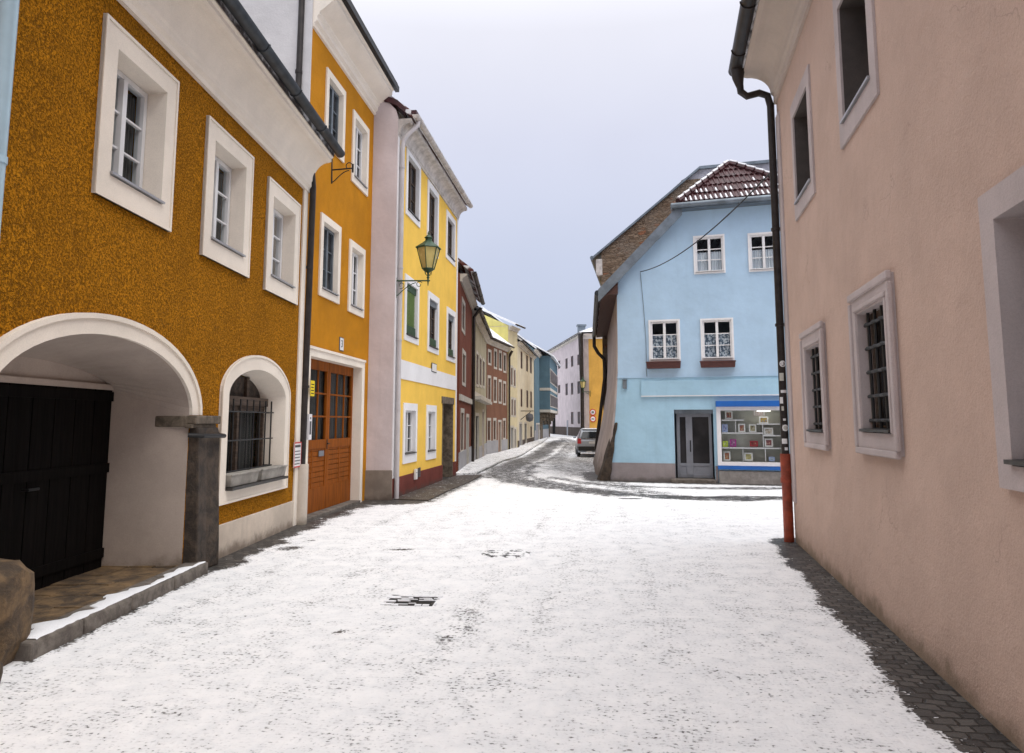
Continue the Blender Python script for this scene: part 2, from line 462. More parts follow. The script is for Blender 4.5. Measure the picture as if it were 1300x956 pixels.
# ------------------------------------------------------------------ windows
def window(root, F, outer, bw=.18, proud=.03, rev=.3, splay=0.0, cols=2, rows=3, surround='white1',
           frame='winframe', glass='glass', sill='sill', curtain=None, inner=None, bars=.022, fr=.055,
           lip=False, name='window', mull=.07, sill_out=.03, label=None):
    s0, s1, z0, z1 = outer
    if inner is None:
        if not isinstance(bw, tuple): bw = (bw,)*4
        i0, i1, j0, j1 = s0+bw[0], s1-bw[1], z0+bw[2], z1-bw[3]
    else: i0, i1, j0, j1 = inner
    A = rc(s0, s1, z0, z1); B = rc(i0, i1, j0, j1)
    g0, g1, h0, h1 = i0+splay, i1-splay, j0+splay*.2, j1-splay
    Cc = rc(g0, g1, h0, h1)
    w = MB(); oo = -rev
    fr_ = rc(g0+fr, g1-fr, h0+fr, h1-fr)
    w.strip(F, Cc, oo+.03, fr_, oo+.03); w.strip(F, fr_, oo+.03, fr_, oo-.05); w.strip(F, Cc, oo+.03, Cc, oo-.05)
    c0, c1, y0, y1 = g0+fr, g1-fr, h0+fr, h1-fr
    for k in range(1, cols):
        x = c0 + (c1-c0)*k/cols
        w.box(F, x-mull/2, x+mull/2, y0, y1, oo-.05, oo+.045)
    for k in range(1, rows):
        z = y0 + (y1-y0)*k/rows
        w.box(F, c0, c1, z-bars/2, z+bars/2, oo-.02, oo+.018)
    wo = w.build(name, M[frame], root, bevel=.004)
    if label: wo['label'] = label
    p = MB().quadf(F.w(c0-.01,y0-.01,oo-.01),F.w(c1+.01,y0-.01,oo-.01),F.w(c1+.01,y1+.01,oo-.01),F.w(c0-.01,y1+.01,oo-.01))
    p.build('pane', M[glass], wo)
    if surround:
        r = MB(); r.ring(F, A, B, proud, oo-.04, Cc)
        if lip:
            for a, b, c_, d_ in ((s0-.03, s1+.03, z1-.05, z1+.015), (s0-.02, s0+.03, z0, z1-.05), (s1-.03, s1+.02, z0, z1-.05)):
                r.box(F, a, b, c_, d_, proud-.01, proud+.025)
        r.build('surround', M[surround], wo, bevel=.006)
    if sill:
        MB().hexa([F.w(i0-.02, j0+.008, proud+sill_out), F.w(i1+.02, j0+.008, proud+sill_out), F.w(g1, h0+.02, oo), F.w(g0, h0+.02, oo),
                   F.w(i0-.02, j0+.03, proud+sill_out), F.w(i1+.02, j0+.03, proud+sill_out), F.w(g1, h0+.045, oo), F.w(g0, h0+.045, oo)]).build('sill', M[sill], wo)
    if curtain:
        cb = MB(); n = 60; ztop = y0+(y1-y0)*curtain[1]; b = len(cb.v)
        for i in range(n+1):
            s = c0+(c1-c0)*i/n; o = oo-.06+.018*math.sin(i*.9+rnd.random())
            cb.v += [F.w(s, y0-.02, o), F.w(s, ztop, o)]
        for i in range(n): cb.f.append((b+2*i, b+2*i+2, b+2*i+3, b+2*i+1))
        cb.build('curtain', M[curtain[0]], wo)
    return wo, B

def wall_volume(root, F, s0, s1, z0, z1, depth, holes, mat, name='wall', base=-.6, outline=None, sides=True):
    w = MB()
    out = outline or [(s0, z0), (s1, z0), (s1, z1), (s0, z1)]
    w.poly(F, out, holes, 0)
    if sides:
        w.quadf(F.w(s0,z0,0), F.w(s0,z0,-depth), F.w(s0,z1,-depth), F.w(s0,z1,0))
        w.quadf(F.w(s1,z0,0), F.w(s1,z0,-depth), F.w(s1,z1,-depth), F.w(s1,z1,0))
        w.quadf(F.w(s0,z0,-depth), F.w(s1,z0,-depth), F.w(s1,z1,-depth), F.w(s0,z1,-depth))
        w.quadf(F.w(s0,z1-.02,-.03), F.w(s1,z1-.02,-.03), F.w(s1,z1-.02,-depth), F.w(s0,z1-.02,-depth))
    return w.build(name, M[mat], root)

def gable_roof(root, F, s0, s1, z, depth, pitch, over, mat, th=.14, ov_s=.0):
    """ridge parallel to the facade"""
    t = math.tan(math.radians(pitch)); mid = depth/2
    r = MB(); a, b = s0-ov_s, s1+ov_s
    zr = z + (mid+over)*t
    r.hexa([F.w(a,z,over),F.w(b,z,over),F.w(b,zr,-mid),F.w(a,zr,-mid),
            F.w(a,z+th,over),F.w(b,z+th,over),F.w(b,zr+th,-mid),F.w(a,zr+th,-mid)])
    r.hexa([F.w(a,z,-depth-over),F.w(b,z,-depth-over),F.w(b,zr-.004,-mid),F.w(a,zr-.004,-mid),
            F.w(a,z+th,-depth-over),F.w(b,z+th,-depth-over),F.w(b,zr+th-.004,-mid),F.w(a,zr+th-.004,-mid)])
    ro = r.build('roof', M[mat], root)
    return ro

def gable_ends(root, F, s0, s1, z, depth, pitch, mat, zlo=None):
    t = math.tan(math.radians(pitch)); w = MB()
    for s in (s0, s1):
        w.add([F.w(s, z, 0), F.w(s, z, -depth), F.w(s, z+depth/2*t, -depth/2)], [(0,1,2)])
    return w.build('gable', M[mat], root)

def gutter(root, F, s0, s1, z, o, r=.075, mat='gutter', rings=1.2):
    g = MB(); n = 10
    b = len(g.v)
    for s in (s0, s1):
        for k in range(n+1):
            a = math.pi + math.pi*k/n
            g.v.append(F.w(s, z+r*math.sin(a), o+r*math.cos(a)))
        for k in range(n+1):
            a = 2*math.pi - math.pi*k/n
            g.v.append(F.w(s, z+(r-.008)*math.sin(a), o+(r-.008)*math.cos(a)))
    m = 2*(n+1)
    for k in range(m):
        k2 = (k+1) % m
        g.f.append((b+k, b+k2, b+m+k2, b+m+k))
    for s in (s0, s1):
        g.slab_end = None
    # closed end caps
    for q in (0, m):
        g.f.append(tuple(b+q+k for k in range(n+1)))
    k = s0+.35
    while k < s1:
        c = []
        for a in range(13):
            t = math.pi + math.pi*a/12
            c.append(F.w(k, z+(r+.006)*math.sin(t), o+(r+.006)*math.cos(t)))
        g.tube(c, .011, 6)
        k += rings
    return g.build('gutter', M[mat], root, smooth=True)

# ------------------------------------------------------------------ planes
LF1 = Fac((-3.50-.0287*15, 10.9-15.0), (-3.50+.0287*.76, 11.66))       # first orange house
S1 = LF1.L
def y1(Y): return (Y - LF1.p0.y)/LF1.d.y
LF2 = Fac((-3.48, 11.7), (-3.10, 15.3))
LF3 = Fac((-2.56, 15.3), (-1.73, 22.0))
RF = Fac((3.908-.2153*15, 10.02-15), (3.908, 10.02), flip=True)
e = Vector((.958, -.287)).normalized()
BF = Fac((3.03, 20.2), (3.03+e.x*7.0, 20.2+e.y*7.0))

# ------------------------------------------------------------------ HOUSE 1 (orange, arch)
h1 = thing('house', (LF1.w(y1(8), 0, 0)), 'low orange roughcast house with a deep white arched doorway at the near left', 'house')
holes = []
W1 = [((130,14),(224,106),(212,295),(117,244)), ((262,145),(319,201),(313,354),(253,322)), ((340,224),(380,262),(374,388),(333,366))]
for q in W1:
    r = LF1.quad(*q)
    wo, B = window(h1, LF1, r, bw=(.21,.21,.23,.22), proud=.03, rev=.19, splay=.03, cols=2, rows=3, glass='clear', curtain=('curtain', .97), lip=False, sill='sill')
    lp = MB(); s0,s1,z0,z1 = r
    for a in (rc(s0-.0, s1+.0, z0, z1),):
        i_ = rc(s0+.03, s1-.03, z0+.03, z1-.03); lp.strip(LF1, a, .042, i_, .042); lp.strip(LF1, i_, .042, i_, .02); lp.strip(LF1, a, .0, a, .042)
    lp.build('moulding', M['white1'], wo)
    holes.append(B)
# arched ground floor window
sA0, sA1 = y1(8.66), y1(11.08)
A = archc(sA0, sA1, .64, 2.02, 2.56, 24, 1.9); B = archc(sA0+.20, sA1-.18, .80, 1.98, 2.36, 24, 1.9)
Bk = archc(sA0+.24, sA1-.30, .86, 1.96, 2.32, 24, 1.9)
aw = MB()
oo = -.27
i0, i1 = sA0+.25, sA1-.31
for a, b in ((i0, i0+.06), (i1-.06, i1), ((i0+i1)/2-.06, (i0+i1)/2+.06)): aw.box(LF1, a, b, .86, 1.98, oo-.06, oo+.03)
for z in (.88, 1.80): aw.box(LF1, i0, i1, z, z+.07, oo-.06, oo+.03)
aw.box(LF1, i0, i1, 1.87, 1.99, oo-.03, oo+.08)
for x in ((i0+i1)/2-.4, (i0+i1)/2+.35): aw.box(LF1, x-.04, x+.04, 1.98, 2.28, oo-.06, oo)
awo = aw.build('window', M['darkwood'], h1, label='arched window behind an iron grille')
MB().quadf(LF1.w(i0+.05,.9,oo-.02),LF1.w(i1-.05,.9,oo-.02),LF1.w(i1-.05,1.88,oo-.02),LF1.w(i0+.05,1.88,oo-.02)).build('pane', M['clear'], awo)
MB().poly(LF1, archc(i0-.02, i1+.02, 1.97, 1.99, 2.30, 16), (), oo-.045).build('fanlight_panel', M['stone'], awo)
cu = MB(); nn = 90
for i in range(nn+1):
    s = i0+(i1-i0)*i/nn; o = oo-.14+.03*math.sin(i*.7)
    cu.v += [LF1.w(s, .88, o), LF1.w(s, 1.86, o)]
for i in range(nn): cu.f.append((2*i,2*i+2,2*i+3,2*i+1))
cu.build('curtain', M['curtain'], awo)
MB().ring(LF1, A, B, .035, oo-.05, Bk).build('surround', M['white1'], awo, bevel=.008)
lp = MB(); A2 = archc(sA0+.03, sA1-.03, .67, 2.02, 2.53, 24, 1.9)
lp.strip(LF1, A, .048, A2, .048); lp.strip(LF1, A2, .048, A2, .03); lp.strip(LF1, A, .02, A, .048); lp.build('moulding', M['white1'], awo)
gr = MB()
for k in range(9):
    s = i0+.02+(i1-i0-.04)*k/8; gr.tube([LF1.w(s, .84, oo+.14), LF1.w(s, 1.95, oo+.14)], .011, 6)
for z in (1.0, 1.4, 1.78): gr.tube([LF1.w(i0-.04, z, oo+.15), LF1.w(i1+.04, z, oo+.15)], .011, 6)
for z in (1.0, 1.78):
    for s in (i0-.04, i1+.04): gr.tube([LF1.w(s, z, oo+.15), LF1.w(s, z, oo)], .011, 6)
gr.build('grille', M['iron'], awo)
MB().box(LF1, sA0+.22, sA1-.2, .80, .835, -.26, .12).build('sill', M['darksill'], awo)
holes.append(B)
# archway
sp0, sp1 = y1(4.70), y1(8.12)
zsp = 1.72
def portal(off, zs, zt, n=28):
    c, a, b = (sp0+sp1)/2, (sp1-sp0)/2-off, zt-zs
    L = []
    for k in range(n+1):
        t = math.pi*k/n; L.append((c+a*math.cos(t), zs+b*math.sin(t)))
    return L
AO = portal(0, zsp, 2.60); AI = portal(.20, zsp, 2.42); AB = portal(.30, 1.98, 2.24)
ri = AI[0][0]; le = AI[-1][0]
hole = [(le, -.5), (ri, -.5)] + AI
holes.append(hole)
arch = MB()
arch.strip(LF1, AO, -.01, AO, .035, False); arch.strip(LF1, AO, .035, AI, .035, False); arch.strip(LF1, AI, .035, AI, -.02, False)
for e_ in (0, -1):
    a, b = AO[e_], AI[e_]
    arch.quadf(LF1.w(*a, -.02), LF1.w(*a, .035), LF1.w(*b, .035), LF1.w(*b, -.02))
ao = arch.build('arch_surround', M['white1'], h1, bevel=.006, label='white arch band over the dark doorway')
AOi = portal(.05, zsp, 2.555); l2 = MB(); l2.strip(LF1, AO, .035, AO, .055, False); l2.strip(LF1, AO, .055, AOi, .055, False); l2.strip(LF1, AOi, .055, AOi, .03, False)
l2.build('moulding', M['white1'], ao)
n = len(AI); dp = -.86
rv = MB(); rv.strip(LF1, AI, -.001, AB, dp, False)
rb, lb = AB[0][0], AB[-1][0]
rv.quadf(LF1.w(ri,-.2,0), LF1.w(ri, zsp, 0), LF1.w(rb, 1.98, dp), LF1.w(rb, -.2, dp))
rv.quadf(LF1.w(le,-.2,0), LF1.w(le, zsp, 0), LF1.w(lb, 1.98, dp), LF1.w(lb, -.2, dp))
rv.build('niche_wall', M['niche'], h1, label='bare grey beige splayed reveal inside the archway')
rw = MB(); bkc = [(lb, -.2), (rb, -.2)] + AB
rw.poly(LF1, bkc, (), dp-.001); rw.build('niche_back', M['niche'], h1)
bd = MB(); d0, d1 = lb+.02, rb-.01
nb = 18
for k in range(nb):
    a = d0+(d1-d0)*k/nb; b = d0+(d1-d0)*(k+1)/nb
    bd.box(LF1, a+.004, b-.004, .06, 1.99, dp-.02, dp+.045 - .004*(k % 2))
for z in (.2, 1.1, 1.87): bd.box(LF1, d0, d1, z, z+.1, dp+.04, dp+.06)
bdo = bd.build('door', M['blackdoor'], h1, label='black plank double door deep inside the archway')
hd = MB(); hd.tube([LF1.w((d0+d1)/2+.1, 1.03, dp+.04), LF1.w((d0+d1)/2+.1, 1.03, dp+.1), LF1.w((d0+d1)/2+.24, 1.03, dp+.1)], .012, 8); hd.build('handle', M['iron'], bdo)
MB().box(LF1, lb-.1, rb+.1, 1.99, 2.05, dp-.02, dp+.05).build('door_lintel', M['niche'], h1)
# impost
im = MB()
im.box(LF1, ri-.02, y1(8.53), zsp-.10, zsp-.005, -.02, .09); im.box(LF1, ri-.06, y1(8.48), zsp-.145, zsp-.10, -.02, .06)
im.box(LF1, ri-.05, ri+.02, zsp-.13, zsp-.01, -.36, -.01)
im.build('impost', M['capstone'], h1, bevel=.012, label='brown stone impost at the right springing of the arch')
# white corner strip, plinth and bits
MB().box(LF1, S1-.20, S1+.0, .0, 5.62, -.03, .03).build('corner_strip', M['white1'], h1, bevel=.01)
for a, b in ((y1(8.5), S1-.2), (0, y1(4.6))): MB().box(LF1, a, b, -.3, .40, -.02, .02).build('plinth', M['plinth1'], h1, bevel=.01)
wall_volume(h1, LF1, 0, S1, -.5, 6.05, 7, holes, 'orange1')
cv = [(-.02,5.50),(.05,5.50),(.05,5.56),(.085,5.60),(.085,5.66)]
for k in range(9):
    t = math.pi/2*k/8; cv.append((.10+.26*(1-math.cos(t)), 5.70+.33*math.sin(t)))
cv += [(.40,6.05),(.40,6.10),(.43,6.12),(.43,6.17),(-.02,6.17)]
MB().prof(LF1, 0, S1+.02, cv).build('cornice', M['white1'], h1, label='deep white coved cornice')
gutter(h1, LF1, 0, S1+.12, 6.24, .52, .085)
gable_roof(h1, LF1, 0, S1, 6.12, 7, 40, .45, 'roofdark')

# leaning stone buttress beside the archway
bt = MB()
ys0, ys1 = y1(7.93), y1(8.50)
prof = [(0,.17,.0),( .3,.155,.0),(.7,.14,-.01),(1.1,.125,.0),(1.5,.11,-.01),(1.585,.10,0)]
rr = random.Random(3)
for i in range(len(prof)):
    z, o, ex = prof[i]; j = lambda: rr.uniform(-.012, .012)
    bt.v += [LF1.w(ys0-ex*.1+j(), z, -.02), LF1.w(ys1+ex+j(), z, -.02), LF1.w(ys1+ex-.03+j(), z, o+j()), LF1.w((ys0+ys1)/2+j(), z, o-.035), LF1.w(ys0+.02-ex*.1+j(), z, o-.01+j())]
for i in range(len(prof)-1):
    for k in range(5): bt.f.append((i*5+k, i*5+(k+1)%5, i*5+5+(k+1)%5, i*5+5+k))
bt.f += [(0,1,2,3,4), tuple(25+k for k in range(5))]
bto = bt.thing('buttress', M['stone'], 'dark weathered stone pillar leaning against the orange wall at the right side of the arch', 'buttress', bevel=.02)
# iron tie on it
tie = MB(); tie.tube([LF1.w(ys0-.06, 1.50, .02), LF1.w(ys0+.02, 1.49, .15), LF1.w(ys1-.02, 1.48, .16), LF1.w(ys1+.1, 1.49, .03)], .025, 8)
tie.build("iron_strap", M["iron"], bto)

# step of the archway
st = thing('doorstep', (-3.4, 6.6, 0), 'low stone step with kerb and a strip of snow in front of the dark archway', 'step')
kx = -3.33
fl = MB(); rs = random.Random(5)
ya = 5.12
cuts = [5.12, 5.75, 6.45, 7.25, 8.03]
ks = MB()
for a, b in zip(cuts[:-1], cuts[1:]):
    ks.hexa([(kx-.24, a+.006, -.1), (kx, a+.006, -.1), (kx, b-.006, -.1), (kx-.24, b-.006, -.1),
             (kx-.24, a+.006, .125), (kx-rs.uniform(0,.012), a+.006, .118+rs.uniform(-.006,.006)), (kx-rs.uniform(0,.012), b-.006, .118+rs.uniform(-.006,.006)), (kx-.24, b-.006, .125)])
ks.build('kerb_stone', M['kerb'], st, bevel=.02)
for i in range(8):
    a = 4.9 + i*.42
    for j in range(3):
        x0 = -4.42+j*.285; w_ = .28
        fl.hexa([(x0, a, -.1), (x0+w_, a, -.1), (x0+w_, a+.41, -.1), (x0, a+.41, -.1)] + [(x0+.0, a, .1+rs.uniform(-.008,.008)), (x0+w_, a, .1+rs.uniform(-.008,.008)), (x0+w_, a+.41, .1+rs.uniform(-.008,.008)), (x0, a+.41, .1+rs.uniform(-.008,.008))])
fl.build('floor_slab', M['boulder'], st, bevel=.01)
sn = MB(); ns = 46
for i in range(ns+1):
    y = 5.2+(7.98-5.2)*i/ns; wd = .20*(1-.45*i/ns)+.05*math.sin(i*.37)+.03*math.sin(i*1.3)+rs.uniform(-.03,.03)
    if i > ns*.55: wd *= .75
    e0 = kx-.015-rs.uniform(0,.02)
    sn.v += [(e0, y, .122), (e0-.012, y, .129), (e0-wd+.03, y, .130), (e0-wd, y, .112)]
for i in range(ns):
    for k in range(3): sn.f.append((4*i+k, 4*i+k+1, 4*i+5+k, 4*i+4+k))
sn.build('snow_strip', M['snow'], st, smooth=True)

def lump(name, c, d, mat, label, cat, seed=1, amp=.12, group=None, sub=3, flat=None):
    bm = bmesh.new(); bmesh.ops.create_icosphere(bm, subdivisions=sub, radius=1)
    from mathutils import noise as mn
    for v in bm.verts:
        p = v.co.copy()
        q = Vector([math.copysign(abs(t)**.62, t) for t in p])
        k = 1 + amp*mn.noise(p*1.4+Vector((seed*7.1,0,0))) + amp*.5*mn.noise(p*4+Vector((0,seed*3.3,0)))
        q *= k
        v.co = Vector((q.x*d[0]/2, q.y*d[1]/2, q.z*d[2]/2 + d[2]/2))
    mb = MB(); mb.v = [(v.co.x+c[0], v.co.y+c[1], v.co.z+c[2]) for v in bm.verts]; mb.f = [tuple(v.index for v in f.verts) for f in bm.faces]
    bm.free()
    return mb.thing(name, M[mat], label, cat, group, smooth=True)
lump('guard_stone', (-3.64, 5.06, -.06), (.54, .54, .76), 'boulder', 'big ochre rounded boulder at the left foot of the archway', 'stone', 2, .22)
lump('kerb_block', (-3.36, 4.42, -.06), (.36, .62, .26), 'boulder', 'small flat stone block on the ground in front of the ochre boulder', 'stone', 5, .1)

# near light blue pipe
pb = MB(); pb.tube([(-3.52, 4.66, -.1), (-3.52, 4.66, 6.1), (-3.3, 4.66, 6.3)], .062, 12)
for z in (1.2, 3.4, 5.2): pb.tube([(-3.52, 4.66, z), (-3.52, 4.66, z+.05)], .07, 12)
pb.build('downpipe', M['pipeblue'], h1, smooth=True, label='light blue downpipe')

# planters on arched window sill
for k, (a, b) in enumerate(((i0-.03, (i0+i1)/2-.05), ((i0+i1)/2+.05, i1+.1))):
    p = MB(); z0, z1 = .838, .995; o0, o1 = -.09, .10
    p.hexa([LF1.w(a+.03,z0,o0+.02),LF1.w(b-.03,z0,o0+.02),LF1.w(b-.03,z0,o1-.02),LF1.w(a+.03,z0,o1-.02), LF1.w(a,z1,o0),LF1.w(b,z1,o0),LF1.w(b,z1,o1),LF1.w(a,z1,o1)])
    p.box(LF1, a-.01, b+.01, z1-.02, z1+.006, o1-.005, o1+.012)
    p.thing('window_box', M['planter'], ('grey plastic window box on the arched sill, the nearer one to the arch' if k == 0 else 'grey plastic window box on the arched sill, the one by the white corner strip'), 'window box', 'grey planters on the arched window sill', bevel=.008)

# notice board on the corner
def plate(F, s, z, w, h, o, mat, name, label, cat, extra, th=.012, group=None):
    base = F.w(s, z-h/2, o)
    t = thing(name, base, label, cat, group)
    MB().box(F, s-w/2, s+w/2, z-h/2, z+h/2, o, o+th).build('plate', M[mat], t, bevel=.002)
    for nm, mt, rects in extra:
        m = MB()
        for (a, b, c_, d_) in rects: m.box(F, s+a*w, s+b*w, z+c_*h, z+d_*h, o+th-.001, o+th+.0015)
        m.build(nm, M[mt], t)
    return t
def lines(rows, seed, x0=-.4, x1=.4, top=.3, bot=-.42, thick=.35, gap=.25):
    r = random.Random(seed); L = []; dz = (top-bot)/rows
    for k in range(rows):
        z = top - dz*(k+.5); x = x0; end = x1 - r.uniform(0, .15)
        while x < end:
            w = r.uniform(.03, .12); L.append((x, min(x+w, end), z-dz*thick/2, z+dz*thick/2)); x += w+.02
    return L
s_, z_ = LF1.pix(372, 578, .05)
plate(LF1, S1-.19, z_, .34, .40, .045, 'signwhite', 'notice_sign', 'small white notice with a red rim on the white corner of the orange house', 'sign',
      [('rim', 'signred', [(-.5,.5,.45,.5),(-.5,.5,-.5,-.45),(-.5,-.45,-.45,.45),(.45,.5,-.45,.45)]), ('heading', 'black', lines(1, 4, -.4, .4, .42, .26, .6)), ('small_print', 'inkgrey', lines(5, 9, top=.2))])

# ------------------------------------------------------------------ HOUSE 2
h2 = thing('house', LF2.w(1.8, 0, 0), 'taller orange house with a brown double door and the house number above it', 'house')
L2 = LF2.L; holes = []
g2 = [((415,85),(439,120),(434,208),(410,178),(.11)), ((449,139),(469,168),(464,250),(444,226),.11),
      ((408,269),(433,291),(428,388),(402,371),.10), ((444,303),(463,319),(460,405),(440,393),.10)]
for i, q in enumerate(g2):
    wo, B = window(h2, LF2, LF2.quad(*q[:4]), bw=.13, proud=.03, rev=.09 if i in (0,2) else .11, splay=.02, cols=2, rows=3, frame='winframe' if i in (1,3) else 'metalgrey', glass='glassgrey', lip=False, bars=.02, fr=.05)
    holes.append(B)
# door
dr = LF2.quad((394,437), (461,461), (457,638), (388,662))
s0, s1, z0, z1 = dr; s0 = .16; z0 = .0
A = rc(s0, s1, -.3, z1); B = rc(s0+.13, s1-.17, -.3, z1-.16)
dd = thing  # noqa
fr2 = MB(); fr2.ring(LF2, A, B, .04, -.2)
fr2.box(LF2, s0, s1, z1-.035, z1+.01, .03, .065)
a, b, z1d = s0+.13, s1-.17, z1-.16; oo = -.17; mid = (a+b)/2
door = MB()
def leaf(m, p, q, zb, zt):
    st_ = .085
    m.box(LF2, p, p+st_, zb, zt, oo-.04, oo+.02); m.box(LF2, q-st_, q, zb, zt, oo-.04, oo+.02)
    for z, h in ((zb, .42), (1.16, .16), (zt-.18, .18)): m.box(LF2, p+st_, q-st_, z, z+h, oo-.04, oo+.018)
    for k in range(1, 3):
        x = p+st_+(q-p-2*st_)*k/3; m.box(LF2, x-.014, x+.014, 1.32, zt-.18, oo-.02, oo+.012)
    g0, g1 = 1.32, zt-.18
    for k in range(1, 3):
        z = g0+(g1-g0)*k/3; m.box(LF2, p+st_, q-st_, z-.016, z+.016, oo-.02, oo+.014)
    x = (p+q)/2; m.box(LF2, x-.03, x+.03, zb+.42, 1.16, oo-.03, oo+.014)
    z = zb+.42
    while z < 1.15:
        m.hexa([LF2.w(p+st_, z, oo-.03), LF2.w(q-st_, z, oo-.03), LF2.w(q-st_, z, oo+.006), LF2.w(p+st_, z, oo+.006),
                LF2.w(p+st_, z+.088, oo-.03), LF2.w(q-st_, z+.088, oo-.03), LF2.w(q-st_, z+.085, oo+.003), LF2.w(p+st_, z+.085, oo+.003)]); z += .093
leaf(door, a, mid-.006, .05, z1d); leaf(door, mid+.006, b, .05, z1d)
do = door.build('door', M['orangedoor'], h2, bevel=.005, label='orange brown double door with glazed upper panes')
fr2.build('door_surround', M['white1'], do, bevel=.006)
MB().quadf(LF2.w(a+.05,1.3,oo-.02),LF2.w(b-.05,1.3,oo-.02),LF2.w(b-.05,z1d-.15,oo-.02),LF2.w(a+.05,z1d-.15,oo-.02)).build('pane', M['clear'], do)
cu = MB(); nn = 120
for i in range(nn+1):
    s = a+.03+(b-a-.06)*i/nn; o = oo-.10+.02*math.sin(i*.8)
    cu.v += [LF2.w(s, 1.2, o), LF2.w(s, z1d, o)]
for i in range(nn): cu.f.append((2*i,2*i+2,2*i+3,2*i+1))
cu.build('curtain', M['curtain'], do)
kn = MB(); kn.box(LF2, mid-.035, mid-.005, 1.14, 1.32, oo+.018, oo+.028); kn.tube([LF2.w(mid-.02,1.24,oo+.02), LF2.w(mid-.02,1.24,oo+.07), LF2.w(mid-.12,1.24,oo+.07)], .011, 8)
kn.build('handle', M['iron'], do)
MB().box(LF2, mid-.42, mid-.18, 1.02, 1.12, oo+.018, oo+.03).build('letter_slot', M['alu'], do)
MB().box(LF2, a-.02, b+.02, -.02, .05, -.22, .06).build('threshold', M['kerb'], do, bevel=.008)
holes.append(B)
wall_volume(h2, LF2, -.05, L2+.1, -.5, 9.1, 8, holes, 'orange2')
MB().box(LF2, -.09, -.055, 0, 9.1, -8.0, .015).quadf(LF2.w(-.07,9,0),LF2.w(-.07,9,-8),LF2.w(-.07,12.4,-4),LF2.w(-.07,9.01,0)).build('gable_wall', M['gablewhite'], h2, label='white plastered side wall rising above the lower roof')
MB().prof(LF2, -.05, L2+.02, [(-.02,8.48),(.04,8.50),(.04,8.56),(.09,8.60),(.09,8.68),(.13,8.72),(.13,8.76),(.22,8.82),(.34,8.92),(.40,8.98),(.40,9.05),(.44,9.08),(.44,9.14),(-.02,9.14)]).build('cornice', M['white1'], h2)
gable_roof(h2, LF2, -.05, L2+.1, 9.13, 8, 40, .50, 'roofdark')
MB().box(LF2, -.1, L2+.12, 9.08, 9.2, .44, .53).build('eaves_edge', M['iron'], h2)
pp = MB(); pp.tube([(-3.66,11.60,9.2),(-3.67,11.60,6.5),(-3.64,11.6,6.3),(-3.40,11.66,5.9),(-3.38,11.68,5.6),(-3.42,11.70,.7)], .052, 12)
for z in (7.6, 6.9): pp.tube([(-3.67,11.60,z),(-3.67,11.60,z+.05)], .062, 12)
for z in (4.2, 2.2): pp.tube([(-3.40,11.69,z),(-3.40,11.69,z+.04)], .062, 12)
ppo = pp.build('downpipe', M['gutterbrown'], h2, smooth=True, label='dark downpipe with a cream cement sleeve at its foot')
MB().tube([(-3.42,11.70,-.1),(-3.42,11.70,.96)], .105, 14).build('pipe_sleeve', M['sleeve'], ppo, smooth=True)

# number sign (reads 3)
def textmesh(txt, F, s, z, o, size, mat, parent, name='lettering', ext=.002):
    c = bpy.data.curves.new('t', 'FONT'); c.body = txt; c.size = size; c.align_x = 'CENTER'; c.align_y = 'CENTER'; c.extrude = ext
    ob = bpy.data.objects.new('t', c); me = bpy.data.meshes.new_from_object(ob)
    bpy.data.objects.remove(ob)
    mb = MB(); sgn = -1 if (F.d.x*F.n.y - F.d.y*F.n.x) > 0 else 1
    for v in me.vertices:
        mb.v.append(F.w(s + sgn*v.co.x, z + v.co.y, o + v.co.z))
    mb.f = [tuple(p.vertices) for p in me.polygons]
    return mb.build(name, M[mat], parent)
s_, z_ = LF2.pix(433, 437)
t = thing('house_number_sign', LF2.w(s_, z_-.12, .01), 'small white house number sign reading 3 above the brown double door', 'sign')
MB().box(LF2, s_-.11, s_+.11, z_-.13, z_+.13, .0, .015).build('plate', M['inkgrey'], t)
MB().box(LF2, s_-.095, s_+.095, z_-.115, z_+.115, .014, .018).build('plate_face', M['signwhite'], t)
textmesh('3', LF2, s_, z_, .02, .2, 'black', t)
s_, z_ = LF2.pix(397, 493, .12)
plate(LF2, s_+.02, z_, .17, .26, .10, 'signyellow', 'yellow_tag', 'small yellow sign mounted beside the dark downpipe at the brown door', 'sign', [('small_print', 'black', lines(4, 3, top=.35))])
s_, z_ = LF2.pix(392, 542, .12)
plate(LF2, s_+.02, z_, .13, .42, .09, 'shopwhite', 'bell_panel', 'narrow white doorbell panel under the yellow sign beside the brown door', 'doorbell', [('name_plate', 'inkgrey', [(-.3,.3,-.3,.22)]), ('button', 'darksill', [(-.15,.15,.3,.38)])], th=.05)
# sign bracket
s_, z_ = LF2.pix(421, 208)
br = MB(); P0 = lambda o, z: LF2.w(s_, z, o)
br.tube([P0(0, z_+.14), P0(0.012, z_-.38)], .016, 6); br.tube([P0(0, z_-.12), P0(.42, z_-.10)], .014, 6)
br.tube([P0(.02+.0*k, z_-.36) if k == 0 else P0(.04+.30*k/8, z_-.36+.22*math.sin(k/8*1.5)) for k in range(9)], .009, 6)
br.tube([P0(.34+.06*math.cos(a*.6), z_-.05+.06*math.sin(a*.6)) for a in range(10)], .009, 6)
br.tube([P0(.41, z_-.18), P0(.41, z_-.02)], .02, 6)
br.thing('sign_bracket', M['iron'], 'empty black iron scroll bracket under the upper window of the taller orange house', 'bracket')

